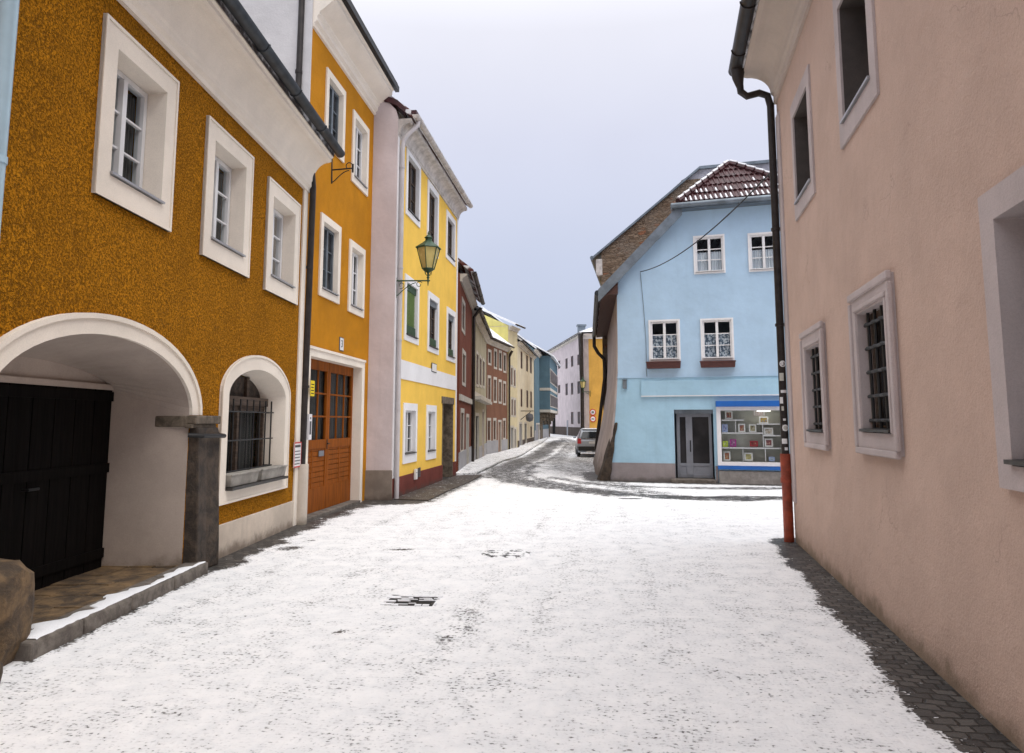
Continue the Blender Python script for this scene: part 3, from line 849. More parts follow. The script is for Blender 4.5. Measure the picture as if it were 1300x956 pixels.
# ------------------------------------------------------------------ HOUSE 3 (yellow)
h3 = thing('house', LF3.w(3, 0, 0), 'bright yellow house with white surrounds, a white band and a dark red plinth', 'house')
L3 = LF3.L; holes = []
top3 = [((516,187),(534,208),(532,290),(514,270)), ((543,228),(557,247),(555,330),(541,312)), ((566,265),(578,281),(577,340),(566,326))]
mid3 = [((514,349),(532,359),(530,441),(512,428)), ((543,369),(557,379),(556,452),(542,444)), ((567,390),(578,396),(577,462),(566,456))]
low3 = [((512,512),(529,512),(528,585),(510,590)), ((541,514),(554,515),(552,582),(540,584))]
for i, q in enumerate(top3+mid3+low3):
    r = LF3.quad(*q); lo = i >= 6
    wo, B = window(h3, LF3, r, bw=(.15,.15,.13 if not lo else .2,.17), proud=.025, rev=.10, cols=2, rows=3, surround='winwhite', frame='winframe' if lo else 'darkwood', glass='glassgrey', sill='darksill', bars=.02, fr=.045)
    holes.append(B)
    a, b = B[0][0], B[1][0]; z0, z1 = B[0][1], B[2][1]
    if 3 <= i < 6:    # dark green box at the foot
        MB().box(LF3, a+.01, b-.01, z0+.03, z0+.26, -.08, -.02).build('green_panel', M['darkgreen'], wo, bevel=.01)
        MB().box(LF3, a+.005, b-.005, z1-.16, z1, -.10, -.02).build('blind_box', M['darkgreen'] if i == 3 else M['metalgrey'], wo)
    if i == 3:        # green slatted shutter
        sh = MB(); z = z0+.26
        while z < z1-.16:
            sh.hexa([LF3.w(a+.02,z,-.07),LF3.w(b-.02,z,-.07),LF3.w(b-.02,z+.006,-.07),LF3.w(a+.02,z+.006,-.07),
                     LF3.w(a+.02,z+.022,-.045),LF3.w(b-.02,z+.022,-.045),LF3.w(b-.02,z+.028,-.045),LF3.w(a+.02,z+.028,-.045)]); z += .034
        sh.build('blind', M['greenslat'], wo)
# door
r = LF3.quad((562,512),(575,514),(573,603),(561,607)); s0, s1, z0, z1 = r
B = rc(s0, s1, -.3, z1); holes.append(B)
d3 = MB(); d3.box(LF3, s0, s1, 0, z1, -.34, -.30)
for k in range(2):
    for zz in ((.15, .9), (1.0, z1-.15)): d3.box(LF3, s0+.08+(s1-s0-.1)/2*k, s0+(s1-s0)/2*(k+1)-.04, zz[0], zz[1], -.30, -.285)
d3o = d3.build('door', M['darkwood'], h3, bevel=.005, label='dark brown door under a stone lintel')
MB().box(LF3, s0-.16, s1+.14, z1, z1+.2, -.3, .03).box(LF3, s0-.05, s0+.01, 0, z1, -.3, .02).box(LF3, s1-.01, s1+.05, 0, z1, -.3, .02).build('door_frame', M['capstone'], d3o, bevel=.01)
MB().tube([LF3.w(s0+.12,1.0,-.28), LF3.w(s0+.12,1.0,-.22), LF3.w(s0+.24,1.0,-.22)], .012, 6).build('handle', M['iron'], d3o)
wall_volume(h3, LF3, 0, L3, -.5, 8.25, 8, holes, 'yellow')
bands = MB(); bands.box(LF3, .15, L3-.12, 2.60, 3.03, -.01, .018)
bands.box(LF3, 0, .15, .44, 8.1, -.02, .02); bands.box(LF3, L3-.14, L3+.004, .44, 8.1, -.02, .02)
bands.build('white_band', M['winwhite'], h3)
MB().box(LF3, .0, s0-.02, -.5, .44, -.02, .025).build('plinth', M['redplinth'], h3, bevel=.008)
MB().box(LF3, s1+.05, L3, -.5, .44, -.02, .025).build('plinth', M['redplinth'], h3, bevel=.008)
cc = [(-.02,8.02),(.03,8.02),(.03,8.08)]
for k in range(7):
    t_ = math.pi/2*k/6; cc.append((.05+.22*(1-math.cos(t_)), 8.10+.22*math.sin(t_)))
cc += [(.30,8.34),(.30,8.42),(-.02,8.42)]
MB().prof(LF3, 0, L3+.03, cc).build('cornice', M['gutterwhite'], h3)
gutter(h3, LF3, -.02, L3+.1, 8.50, .40, .08, 'gutterwhite', 1.0)
ro3 = gable_roof(h3, LF3, 0, L3, 8.42, 8, 38, .36, 'roofred')
MB().box(LF3, -.02, L3+.02, 8.52, 8.60, .30, .42).build('eaves_tiles', M['tile'], h3)
# pier: side wall towards us with its stone base
PF = Fac((-3.35, 15.27), (-2.56, 15.27))
pr = MB(); wl = PF.L
out = [(-4,-.3),(wl,-.3),(wl+.0,8.45),(wl-.05,8.62),(wl-.2,8.78),(-4,9.6)]
pr.slab(PF, out, -.3, .0)
pro = pr.build('side_wall', M['pier'], h3, bevel=.03, label='narrow lilac white end wall facing the square')
MB().hexa([PF.w(-.1,-.3,0),PF.w(wl+.03,-.3,0),PF.w(wl+.03,-.3,.08),PF.w(-.1,-.3,.08),PF.w(-.1,.62,0),PF.w(wl+.02,.62,0),PF.w(wl+.02,.62,.03),PF.w(-.1,.62,.03)]).build('pier_base', M['pierbase'], pro, bevel=.01)
tl = MB(); tl.slab(PF, [(wl-.75,8.98),(wl-.05,8.72),(wl+.15,8.55),(wl+.17,8.66),(wl-.02,8.84),(wl-.75,9.1)], -.3, .04); tl.build('coping_tiles', M['tile'], pro)
dpp = MB(); q = lambda s, o, z: LF3.w(s, z, o)
dpp.tube([q(.22,.40,8.44), q(.20,.40,8.34), q(.12,.22,8.12), q(.10,.10,7.95), q(.10,.085,7.7), q(.10,.085,-.1)], .052, 12)
for z in (7.3, 5.0, 3.4, 1.9): dpp.tube([q(.10,.085,z), q(.10,.085,z+.035)], .062, 12)
dpp.build('downpipe', M['pipewhite'], h3, smooth=True)
# dormer / chimney bit above
ch = MB(); ch.cube((-3.35, 15.9, 9.65), (.35, .5, .7)); ch.cube((-3.35, 15.9, 10.02), (.42,.58,.06)); 
ch.build('chimney', M['iron'], ro3)
# street name sign and meter
s_, z_ = LF3.pix(550, 467)
plate(LF3, s_, z_, .55, .24, .02, 'inkgrey', 'street_name_sign', 'small street name plate on the yellow wall just above the white band', 'sign', [('plate_face','signwhite',[(-.46,.46,-.42,.42)])])
s_, z_ = LF3.pix(525, 602)
plate(LF3, s_, z_, .16, .24, .03, 'signwhite', 'wall_box', 'small white electric box on the dark red plinth of the yellow house', 'meter box', [('slot','inkgrey',[(-.2,.2,.1,.2)])], th=.05)
plate(LF3, s_+.38, z_+.02, .2, .22, .03, 'inkgrey', 'wall_vent', 'small dark vent grille beside the white box on the dark red plinth', 'vent', [('slot','black',[(-.4,.4,-.3+.2*k,-.22+.2*k) for k in range(4)])], th=.02)

# ------------------------------------------------------------------ street lantern
def lantern(loc, sc, axis, label, arm=.85):
    """wall lantern; loc = wall point, axis = unit vector out of the wall"""
    ax = Vector((axis[0], axis[1], 0)).normalized()
    t = thing('street_lantern', loc, label, 'lantern', None)
    L = Vector(loc)
    W = lambda o, z, sd=0: tuple(L + ax*o*sc + Vector((-ax.y, ax.x, 0))*sd*sc + Vector((0,0,z*sc)))
    b = MB(); b.tube([W(0,0), W(arm+.02,0)], .02*sc, 8)
    b.tube([W(0,-.45), W(0,.08)], .014*sc, 6)
    b.tube([W(.02,-.40)]+[W(.02+.5*k/10, -.40+.36*math.sin(k/10*1.35)) for k in range(1,11)], .011*sc, 6)
    for cx, cz, r_, a0, a1 in ((.60,-.10,.085,.5,6.6), (.13,-.12,.09,-2,4.2), (.34,-.16,.06,2,7.5)):
        b.tube([W(cx+r_*(1-k/26)*math.cos(a0+(a1-a0)*k/14), cz+r_*(1-k/26)*math.sin(a0+(a1-a0)*k/14)) for k in range(15)], .009*sc, 6)
    b.tube([W(arm-.03,-.14), W(arm-.03,-.02)], [.006*sc,.022*sc], 8)
    b.build('bracket', M['green'] , t, smooth=True)
    c = arm-.03
    C0 = W(c, 0)
    s = MB(); s.lathe(C0, [(.035*sc,0),(.02*sc,.05*sc),(.045*sc,.08*sc),(.02*sc,.12*sc),(.03*sc,.2*sc),(.075*sc,.25*sc),(.13*sc,.27*sc),(.14*sc,.30*sc)], 12)
    for k in range(4):
        a = math.pi/4+math.pi/2*k
        s.tube([(C0[0]+.03*sc*math.cos(a), C0[1]+.03*sc*math.sin(a), C0[2]+.13*sc), (C0[0]+.10*sc*math.cos(a), C0[1]+.10*sc*math.sin(a), C0[2]+.18*sc), (C0[0]+.12*sc*math.cos(a), C0[1]+.12*sc*math.sin(a), C0[2]+.27*sc)], .008*sc, 6)
    s.build('stem', M['green'], t, smooth=True)
    fr = MB(); r0, r1, z0, z1 = .16, .31, .31, .86
    gl = MB(); gl.lathe(C0, [(r0*.93*sc, z0*sc), (r1*.93*sc, z1*sc)], 6, .35)
    for k in range(6):
        a = .35+math.pi/3*k
        fr.tube([(C0[0]+r0*sc*math.cos(a), C0[1]+r0*sc*math.sin(a), C0[2]+z0*sc), (C0[0]+r1*sc*math.cos(a), C0[1]+r1*sc*math.sin(a), C0[2]+z1*sc)], .013*sc, 6)
    for rr_, zz in ((r0, z0), (r1, z1)):
        P = [(C0[0]+rr_*sc*math.cos(.35+math.pi/3*k), C0[1]+rr_*sc*math.sin(.35+math.pi/3*k), C0[2]+zz*sc) for k in range(7)]
        fr.tube(P, .015*sc, 6)
    fr.build('frame', M['green'], t); gl.build('lamp_glass', M['lampglass'], t)
    cp = MB(); cp.lathe(C0, [((r1+.04)*sc, .86*sc), ((r1+.03)*sc, .885*sc), (.17*sc, 1.0*sc), (.09*sc,1.07*sc), (.085*sc,1.12*sc), (.12*sc,1.14*sc), (.06*sc,1.20*sc), (.02*sc,1.24*sc), (.03*sc,1.27*sc), (.004*sc,1.33*sc)], 6, .35)
    cp.build('lamp_cap', M['green'], t)
    return t
lx, ly, lz = -2.54, 15.33, 4.72
lantern((lx, ly, lz), .84, (1, -.02), 'green six sided street lantern on a scroll bracket at the corner of the yellow house', arm=.86)

# ------------------------------------------------------------------ BLUE HOUSE
hb = thing('house', BF.w(2, 0, 0), 'pale blue gabled shop house with a red tiled hip facing the square', 'house')
KB = Vector((.105, .995)).normalized()
def BW(s, dpt, z):
    p = BF.p0 + BF.d*s + KB*dpt
    return (p.x, p.y, z)
DEP = 10.0
WIDB = 7.05; RID = WIDB/2; ZR = 9.38; PB = .985
zrf = lambda s: ZR - abs(s-RID)*PB
holesU = []; holesL = []
for q in ((880.4,298.5,920.6,347.5),(949.8,295,990,344.5),(823.8,405.8,863.7,458.9),(889.6,404,931.7,457.5)):
    r = BF.rect(*q); up = q[1] < 350
    wo, B = window(hb, BF, r, bw=.05, proud=.03, rev=.05, cols=2, rows=3, surround='winwhite', glass='clear', sill='winframe', curtain=('lace' if not up else 'curtainwhite', .66 if not up else .6), bars=.025, fr=.05, sill_out=.05)
    holesU.append(B)
zl = 2.88
outU = [(-.03, zl), (WIDB, zl), (WIDB, zrf(WIDB)-.1), (5.1, 7.62), (1.95, 7.62), (0, zrf(0)-.1), (0, 3.5)]
w = MB(); w.poly(BF, outU, holesU, 0); w.build('wall', M['blue'], hb)
# shop front
zz = lambda x, y: (850+x/6.83, 490+y/6.83)
def zr(x0, y0, x1, y1, o=0): 
    a = zz(x0, y0); b = zz(x1, y1); return BF.rect(a[0], a[1], b[0], b[1], o)
D = zr(45, 205, 385, 782); S = zr(412, 180, 992, 692)
zb = .0
Dh = rc(D[0], D[1], -.3, D[3]); Sh = rc(S[0]+.06, S[1]-.04, S[2]+.08, S[3]-.08)
zpl = .50
outL = [(-.27,-.5), (WIDB,-.5), (WIDB, zl), (-.03, zl), (-.05,2.4), (-.12,1.7), (-.21,.9), (-.25, .4)]
w = MB(); w.poly(BF, outL, [Dh, Sh], .0); w.build('ground_floor_wall', M['bluelow'], hb)
MB().box(BF, -.03, WIDB, zl-.012, zl+.02, -.02, .022).build('ledge', M['blue'], hb)
w = MB()
w.hexa([BF.w(-.275,-.4,-.02),BF.w(D[0]-.0,-.4,-.02),BF.w(D[0],-.4,.025),BF.w(-.275,-.4,.025),BF.w(-.252,zpl,-.02),BF.w(D[0],zpl,-.02),BF.w(D[0],zpl,.02),BF.w(-.252,zpl,.02)])
w.build('plinth', M['greyplinth'], hb)
MB().box(BF, D[1]+.02, S[0]+.0, -.4, zpl-.05, -.02, .022).build('plinth', M['greyplinth'], hb)
wp = [BF.pix(u, v, .015) for u, v in ((813,346),(817,390),(820,430),(821,478))]; MB().tube([BF.w(a_, b_, .015) for a_, b_ in wp], .007, 6).build('facade_wire', M['metalgrey'], hb)
MB().box(BF, S[0]+.02, WIDB, -.4, S[2]-.14, -.02, .07).build('shop_plinth', M['concrete'], hb, bevel=.01)
r = BF.rect(814,482,1000,501.6); MB().box(BF, r[0], WIDB-.3, r[2], r[3], -.01, .05).build('fascia_board', M['bluelow'], hb, bevel=.006)
MB().box(BF, r[0], WIDB-.3, r[2]-.025, r[2], -.01, .07).build('fascia_trim', M['winwhite'], hb)
# door
o_ = -.28; d0, d1, zt = D[0], D[1], D[3]
dm = MB(); xs = d0+.10
dm.box(BF, d0+.04, d0+.13, .10, zt-.12, o_-.04, o_+.03); dm.box(BF, d1-.13, d1-.05, .10, zt-.12, o_-.04, o_+.03)
dm.box(BF, d0+.04, d1-.05, zt-.2, zt-.11, o_-.04, o_+.035); 
xm = d0+.36; dm.box(BF, xm-.07, xm+.11, .10, zt-.16, o_-.04, o_+.03)
dm.box(BF, d0+.1, d1-.1, .10, .20, o_-.04, o_+.03); dm.box(BF, d0+.1, d1-.1, .42, .50, o_-.04, o_+.031)
dm.box(BF, d0+.1, d1-.1, .18, .44, o_-.03, o_+.01)
dmo = dm.build('door', M['alu'], hb, bevel=.006, label='grey aluminium glazed shop door with a narrow side light')
MB().box(BF, d0+.1, d1-.1, .48, zt-.18, o_-.02, o_-.01).build('pane', M['farglass'], dmo)
MB().tube([BF.w(xm+.05,1.12,o_+.03),BF.w(xm+.05,1.12,o_+.08),BF.w(xm+.05,.82,o_+.08),BF.w(xm+.05,.82,o_+.03)], .014, 8).build('handle', M['iron'], dmo)
rvv = MB(); rvv.strip(BF, rc(d0,d1,-.3,zt), .0, rc(d0,d1,-.3,zt), o_-.03); rvv.box(BF, d0, d1, zt-.11, zt+.0, o_-.04, -.1)
rvv.build('door_reveal', M['metalgrey'], dmo)
MB().box(BF, d0-.12, d1+.02, -.3, .09, -.3, .22).build('door_step', M['kerb'], hb, bevel=.015)
# shop window
s0, s1, z0, z1 = S
sw = MB(); fr_in = rc(s0+.11, s1-.07, z0+.10, z1-.10)
sw.strip(BF, rc(s0,s1,z0,z1), .09, fr_in, .09); sw.strip(BF, rc(s0,s1,z0,z1), -.01, rc(s0,s1,z0,z1), .09); sw.strip(BF, fr_in, .09, fr_in, .02)
swo = sw.build('shop_window', M['shopwhite'], hb, bevel=.006)
MB().quadf(BF.w(s0+.1,z0+.09,.04),BF.w(s1-.06,z0+.09,.04),BF.w(s1-.06,z1-.09,.04),BF.w(s0+.1,z1-.09,.04)).build('pane', M['clear'], swo)
bk = MB(); bk.strip(BF, fr_in, .02, fr_in, -.34); bk.poly(BF, fr_in, (), -.34); bk.build('display_case', M['shopback'], swo)
a = zr(400, 133, 968, 180); MB().box(BF, a[0], s1+.02, a[2], a[3]+.01, -.01, .22).build('awning_box', M['shopblue'], swo, bevel=.008)
MB().box(BF, s0, s1+.01, z0-.10, z0-.004, -.01, .11).build('lower_rail', M['shopblue'], swo)
def zp(x, y, o): 
    p = zz(x, y); return BF.pix(p[0], p[1], o)
shs = MB(); OS = -.16
for x0, x1, y in ((450,642,296),(755,958,330),(455,806,407),(808,968,430),(455,978,535)):
    p, q_ = zp(x0, y, OS), zp(x1, y, OS); shs.box(BF, max(p[0], fr_in[0][0]+.004), min(q_[0], fr_in[1][0]-.004), p[1]-.018, p[1]+.014, -.33, -.03)
for x, y0, y1_ in ((570,300,406),(806,332,534),(635,537,660),(828,537,660)):
    p, q_ = zp(x, y0, OS), zp(x, y1_, OS); shs.box(BF, p[0]-.009, p[0]+.009, max(q_[1], fr_in[0][1])+.014, p[1]-.014, -.32, -.04)
shs.build('shelf', M['shopwhite'], swo)
M['tubelight'] = newmat('display lamp tube')[0]; _nt = M['tubelight'].node_tree; _b = _nt.nodes['Principled BSDF']; _b.inputs['Emission Color'].default_value = (1,.95,.85,1); _b.inputs['Emission Strength'].default_value = 11
MB().box(BF, fr_in[0][0]+.62*(fr_in[1][0]-fr_in[0][0]), fr_in[1][0]-.25, fr_in[2][1]-.024, fr_in[2][1]-.010, -.05, -.02).build('display_lamp', M['tubelight'], swo)
PM = {}; M['inkred'] = plain('faded red print', (.45,.16,.16), .6)
def picmat(c1, c2, c3):
    m, nt, b, _ = newmat('printed picture'); P = objco(nt)
    f = noise(nt, P, 14, 3, .6); g = noise(nt, mapping(nt, P, (1,1,1), (0,0,0), (3,1,7)), 22, 2, .5)
    c = mix(nt, ramp(nt, f, .42, .58), c1, c2); c = mix(nt, ramp(nt, g, .55, .62), c, c3)
    nt.links.new(c, b.inputs['Base Color']); b.inputs['Roughness'].default_value = .4; return m
colr = {'magenta': (.35,.01,.22), 'red': (.33,.015,.03), 'lime': (.45,.55,.03), 'white': (.74,.73,.72), 'blue': (.35,.42,.65)}
for k_, v_ in colr.items(): M['fr_'+k_] = plain(k_+' picture frame paint', v_, .4, var=.05)
fr_list = [
 ((483,218,545,290),'white',((.35,.08,.05),(.12,.07,.06),(.5,.35,.2)),'white frame with a reddish picture on the top left shelf of the shop window'),
 ((778,265,855,328),'white',((.45,.32,.08),(.3,.18,.05),(.15,.2,.3)),'wide white frame with a golden picture on the upper right shelf of the shop window'),
 ((455,332,503,403),'blue',((.25,.28,.5),(.5,.5,.62),(.1,.12,.3)),'blue frame at the left end of the second shelf in the shop window'),
 ((597,328,655,403),'white',((.3,.1,.06),(.15,.13,.14),(.5,.35,.22)),'white frame with a dark picture in the middle of the second shelf'),
 ((690,333,750,404),'white',((.3,.28,.12),(.45,.4,.3),(.15,.12,.1)),'white frame with an olive picture at the right end of the second shelf'),
 ((820,362,898,427),'white',((.4,.33,.25),(.55,.5,.45),(.2,.15,.12)),'wide white frame with a beige picture on the right hand shelf above the dark portrait'),
 ((462,478,505,530),'lime',((.5,.55,.1),(.3,.4,.05),(.6,.6,.4)),'small lime green frame at the left end of the third shelf'),
 ((525,462,577,530),'magenta',((.15,.02,.12),(.3,.1,.25),(.5,.3,.4)),'magenta frame beside the lime green one on the third shelf'),
 ((697,478,765,528),'red',((.15,.02,.02),(.3,.06,.05),(.5,.3,.2)),'dark red wide frame on the third shelf of the shop window'),
 ((827,457,895,530),'white',((.25,.07,.08),(.1,.06,.07),(.5,.3,.25)),'white frame with a dark portrait at the right of the third shelf'),
 ((470,567,527,655),'white',((.35,.1,.05),(.5,.3,.15),(.15,.08,.06)),'tall white frame with an orange picture on the shop window floor at the left'),
 ((650,580,720,655),'white',((.35,.3,.12),(.5,.45,.25),(.2,.25,.12)),'white frame with a green and gold picture in the middle of the shop window floor'),
 ((862,615,912,660),'blue',((.3,.4,.5),(.5,.55,.6),(.2,.3,.35)),'small pale blue frame on the shop window floor at the right'),
]
shelf_z = {}
for (x0,y0,x1,y1_), fc, cc_, lab in fr_list:
    a = zp(x0, y1_, -.12); b = zp(x1, y0, -.12)
    s0_, s1_, z0_, z1_ = a[0], b[0], a[1]+.004, b[1]
    z0_ += .02 if y1_ > 600 else 0.006
    t = thing('picture_frame', BF.w((s0_+s1_)/2, z0_, -.12), lab, 'picture frame', 'picture frames shown in the shop window')
    m = MB(); wdt = .034 if fc in ('white','blue') else .03
    ln = .03
    def TB(mb, a, b, c, d, o0, o1):   # slightly leaning back
        f = lambda z: -(z-z0_)*.12
        mb.hexa([BF.w(a,c,o0+f(c)),BF.w(b,c,o0+f(c)),BF.w(b,c,o1+f(c)),BF.w(a,c,o1+f(c)),BF.w(a,d,o0+f(d)),BF.w(b,d,o0+f(d)),BF.w(b,d,o1+f(d)),BF.w(a,d,o1+f(d))])
    for a_, b_, c_, d_ in ((s0_,s0_+wdt,z0_,z1_),(s1_-wdt,s1_,z0_,z1_),(s0_+wdt,s1_-wdt,z0_,z0_+wdt),(s0_+wdt,s1_-wdt,z1_-wdt,z1_)):
        TB(m, a_, b_, c_, d_, -.125, -.10)
    m.build('frame', M['fr_'+fc], t)
    m = MB(); TB(m, s0_+wdt*.9, s1_-wdt*.9, z0_+wdt*.9, z1_-wdt*.9, -.12, -.112); m.build('picture', picmat(*cc_), t)
a = zp(725, 262, -.32); b = zp(832, 207, -.32)
t = thing('poster', BF.w((a[0]+b[0])/2, a[1], -.335), 'white card with a red border high on the back wall of the shop window', 'poster')
MB().box(BF, a[0], b[0], a[1], b[1], -.336, -.325).build('border', M['pinktrim'], t)
MB().box(BF, a[0]+.02, b[0]-.02, a[1]+.02, b[1]-.02, -.326, -.322).build('card', M['signwhite'], t)
m = MB(); 
for (p_, q_, c_, d_) in lines(3, 8): 
    W_, H_ = b[0]-a[0], b[1]-a[1]; m.box(BF, (a[0]+b[0])/2+p_*W_*.9, (a[0]+b[0])/2+q_*W_*.9, (a[1]+b[1])/2+c_*H_*.8, (a[1]+b[1])/2+d_*H_*.8, -.322, -.320)
m.build('lettering', M['inkred'], t)
# window boxes
for q, lab in (((821,459.6,864.5,467.8),'red brown wooden flower box under the left lower window of the blue house'),((889,459,934,466.5),'red brown wooden flower box under the lower window nearer the middle of the blue facade')):
    r = BF.rect(*q, .1); m = MB(); m.hexa([BF.w(r[0]+.02,r[2],.03),BF.w(r[1]-.02,r[2],.03),BF.w(r[1]-.02,r[2],.20),BF.w(r[0]+.02,r[2],.20),BF.w(r[0],r[3],.03),BF.w(r[1],r[3],.03),BF.w(r[1],r[3],.24),BF.w(r[0],r[3],.24)])
    m.box(BF, r[0]-.01, r[1]+.01, r[3]-.02, r[3]+.012, .225, .25)
    m.thing('flower_box', M['planterred'], lab, 'flower box', 'flower boxes on the blue house', bevel=.006)
r = BF.rect(791,482.8,796,493.7); MB().box(BF, r[0], r[1], r[2], r[3], 0, .09).box(BF, r[0]-.01, r[1]+.01, r[3], r[3]+.02, 0, .11).thing('wall_lamp', M['metalgrey'], 'small dark box lamp on the blue wall left of the blank fascia board', 'lamp', bevel=.005)
# side wall: battered
sd = MB(); zs = [-.4, 0, .5, 1.2, 2.0, 3.0, 4.2, zrf(0)-.05]
def off(z, t):
    k = max(0, (3.6-z)/3.6); base = .42+.25*min(1, t/2.5)
    return base*k**1.35
nt_ = 14; r3 = random.Random(4)
for i in range(nt_+1):
    t_ = DEP*i/nt_
    for z in zs: sd.v.append(BW(-off(z, t_) if i or True else 0, t_, z))
nz = len(zs)
for i in range(nt_):
    for k in range(nz-1): sd.f.append((i*nz+k, i*nz+k+1, (i+1)*nz+k+1, (i+1)*nz+k))
# front return of the batter
b = len(sd.v)
for z in zs: sd.v += [BW(-off(z,0), 0, z), BW(-.29*max(0,(3.2-z)/3.2)**1.3, 0, z), ]
for k in range(nz-1): sd.f.append((b+2*k, b+2*k+1, b+2*k+3, b+2*k+2))
sd.build('side_wall', M['sidewall'], hb, label='battered old beige side wall leaning into the street')
# remaining sides
w = MB(); w.quadf(BW(WIDB,0,-.4),BW(WIDB,DEP,-.4),BW(WIDB,DEP,zrf(WIDB)-.1),BW(WIDB,0,zrf(WIDB)-.1))
w.add([BW(0,DEP,-.4),BW(WIDB,DEP,-.4),BW(WIDB,DEP,zrf(WIDB)-.1),BW(RID,DEP,ZR-.1),BW(0,DEP,zrf(0)-.1)],[(0,1,2,3,4)]); w.build('rear_wall', M['blue'], hb)
# guard stone wedge at the corner
g = MB(); g.hexa([BW(-.62,-.10,-.1),BW(-.26,-.12,-.1),BW(-.24,.5,-.1),BW(-.72,.5,-.1),BW(-.16,-.03,1.55),BW(-.08,-.04,1.60),BW(-.06,.2,1.62),BW(-.18,.2,1.6)])
g2_ = MB(); rr = random.Random(9)
rows = 9
for i in range(rows+1):
    z = -.1+1.72*i/rows; k = 1-i/rows
    j = lambda: rr.uniform(-.02,.02)
    g2_.v += [BW(-.10-.50*k**1.1+j(), -.10*k-.03+j(), z), BW(-.05-.24*k+j(), -.10*k-.04+j(), z), BW(-.05-.2*k, .3, z), BW(-.14-.55*k**1.1+j(), .35, z)]
for i in range(rows):
    for k in range(4): g2_.f.append((i*4+k, i*4+(k+1)%4, i*4+4+(k+1)%4, i*4+4+k))
g2_.f += [(0,1,2,3), tuple(rows*4+k for k in range(4))]
g2_.thing('corner_guard_stone', M['stone'], 'rough brown guard stone leaning against the left corner of the blue house', 'stone', bevel=.03)
# roof
ov = .5; fo = -.28; th = .13
def slabp(mb, pts, th):
    n = len(pts); b = len(mb.v); mb.v += list(pts) + [(p[0],p[1],p[2]-th) for p in pts]
    mb.f += [tuple(b+k for k in range(n)), tuple(b+n+k for k in reversed(range(n)))] + [(b+k, b+(k+1)%n, b+n+(k+1)%n, b+n+k) for k in range(n)]
HS0, HS1, HZ = 1.80, 5.25, 7.78; HB = 1.55
rf = MB()
slabp(rf, [BW(-ov,fo,zrf(-ov)),BW(HS0,fo,zrf(HS0)),BW(RID,HB,ZR),BW(RID,DEP,ZR),BW(-ov,DEP,zrf(-ov))], th)
slabp(rf, [BW(WIDB+ov,fo,zrf(-ov)),BW(HS1,fo,zrf(HS0)),BW(RID,HB,ZR-.003),BW(RID,DEP,ZR-.003),BW(WIDB+ov,DEP,zrf(-ov))], th)
ro = rf.build('roof', M['roofred'], hb)
# hip of red tiles
hipP = lambda s, q: None
E0, E1, AP = Vector(BW(HS0-.05,fo-.05,HZ-.02)), Vector(BW(HS1+.05,fo-.05,HZ-.02)), Vector(BW(RID,HB,ZR+.02))
nrow = 5; hp = MB(); snb = MB()
nrm = (E1-E0).cross(AP-E0).normalized(); nrm = nrm if nrm.z > 0 else -nrm
for r_ in range(nrow):
    f0, f1 = r_/nrow, (r_+1)/nrow
    A0, A1 = E0.lerp(AP, f0), E1.lerp(AP, f0); B0, B1 = E0.lerp(AP, f1), E1.lerp(AP, f1)
    wd = (A1-A0).length; pitch = .135; nc = max(2, int(wd/pitch)); seg = 6
    # corrugated course, lifted at its lower edge
    b = len(hp.v); tot = nc*seg
    for i in range(tot+1):
        f = i/tot; h = .028*max(0, math.sin(2*math.pi*i/seg)) 
        lo = A0.lerp(A1, f); s_al = (lo-A0).length
        # the upper edge point straight up the slope, clipped to hip lines
        hi_dir = (AP - (E0+E1)/2)/nrow
        hi = lo + hi_dir
        # clip
        k0 = (lo-A0).length/( (B0-A0) - hi_dir).length if (lo-A0).length < ((B0-A0)-hi_dir).length else 1
        k1 = (A1-lo).length/((B1-A1) - hi_dir).length if (A1-lo).length < ((B1-A1)-hi_dir).length else 1
        kk = min(k0, k1)
        hi = lo + hi_dir*kk
        hp.v += [tuple(lo + nrm*(.035+h)), tuple(hi + nrm*(.0+h)), tuple(lo - nrm*.02)]
        if r_ < nrow-2 and i % seg == seg-2 and i < tot and kk > .6 and rnd.random() < ((.95, .85, .35, 0)[min(r_,3)]):
            u_ = (A1-A0).normalized()*.03; ln = .62*(1-.12*r_)+rnd.uniform(-.08,.05)
            p = lo + nrm*.034; q_ = lo + hi_dir*min(ln, kk) + nrm*.018
            snb.hexa([tuple(p-u_),tuple(p+u_),tuple(q_+u_*.7),tuple(q_-u_*.7),tuple(p-u_*.6+nrm*.022),tuple(p+u_*.6+nrm*.022),tuple(q_+u_*.4+nrm*.022),tuple(q_-u_*.4+nrm*.022)])
    for i in range(tot):
        hp.f.append((b+3*i, b+3*i+3, b+3*i+4, b+3*i+1)); hp.f.append((b+3*i, b+3*i+3, b+3*i+5, b+3*i+2))
hpo = hp.build('hip_tiles', M['tile'], ro, smooth=False, label='dark red tiled hip with snow lying between the tile ribs')
snb.build('snow_in_tiles', M['snow'], hpo)
hl = MB(); hs = MB()
for Ee in (E0, E1):
    n = 9
    for k in range(n):
        a, b_ = Ee.lerp(AP, k/n), Ee.lerp(AP, (k+1.12)/n if k < n-1 else 1)
        hl.tube([tuple(a+nrm*.05), tuple(b_+nrm*.03)], [.085,.062], 8)
        hs.tube([tuple(a+Vector((0,0,.11))+nrm*.03), tuple(a.lerp(b_,.85)+Vector((0,0,.10))+nrm*.02)], [.045,.035], 6)
hl.build('ridge_tile', M['tile'], ro); hs.build('ridge_snow', M['snow'], ro)
w = MB(); slabp(w, [tuple(E0-nrm*.02), tuple(E1-nrm*.02), tuple(AP-nrm*.02)], .1); w.build('hip_base', M['tile'], ro)
gt = MB(); gt.tube([BW(HS0-.25, fo-.14, HZ-.12), BW(HS1+.25, fo-.14, HZ-.12)], .075, 10); gt.box(BF, HS0-.2, HS1+.2, HZ-.2, HZ-.05, .0, .34)
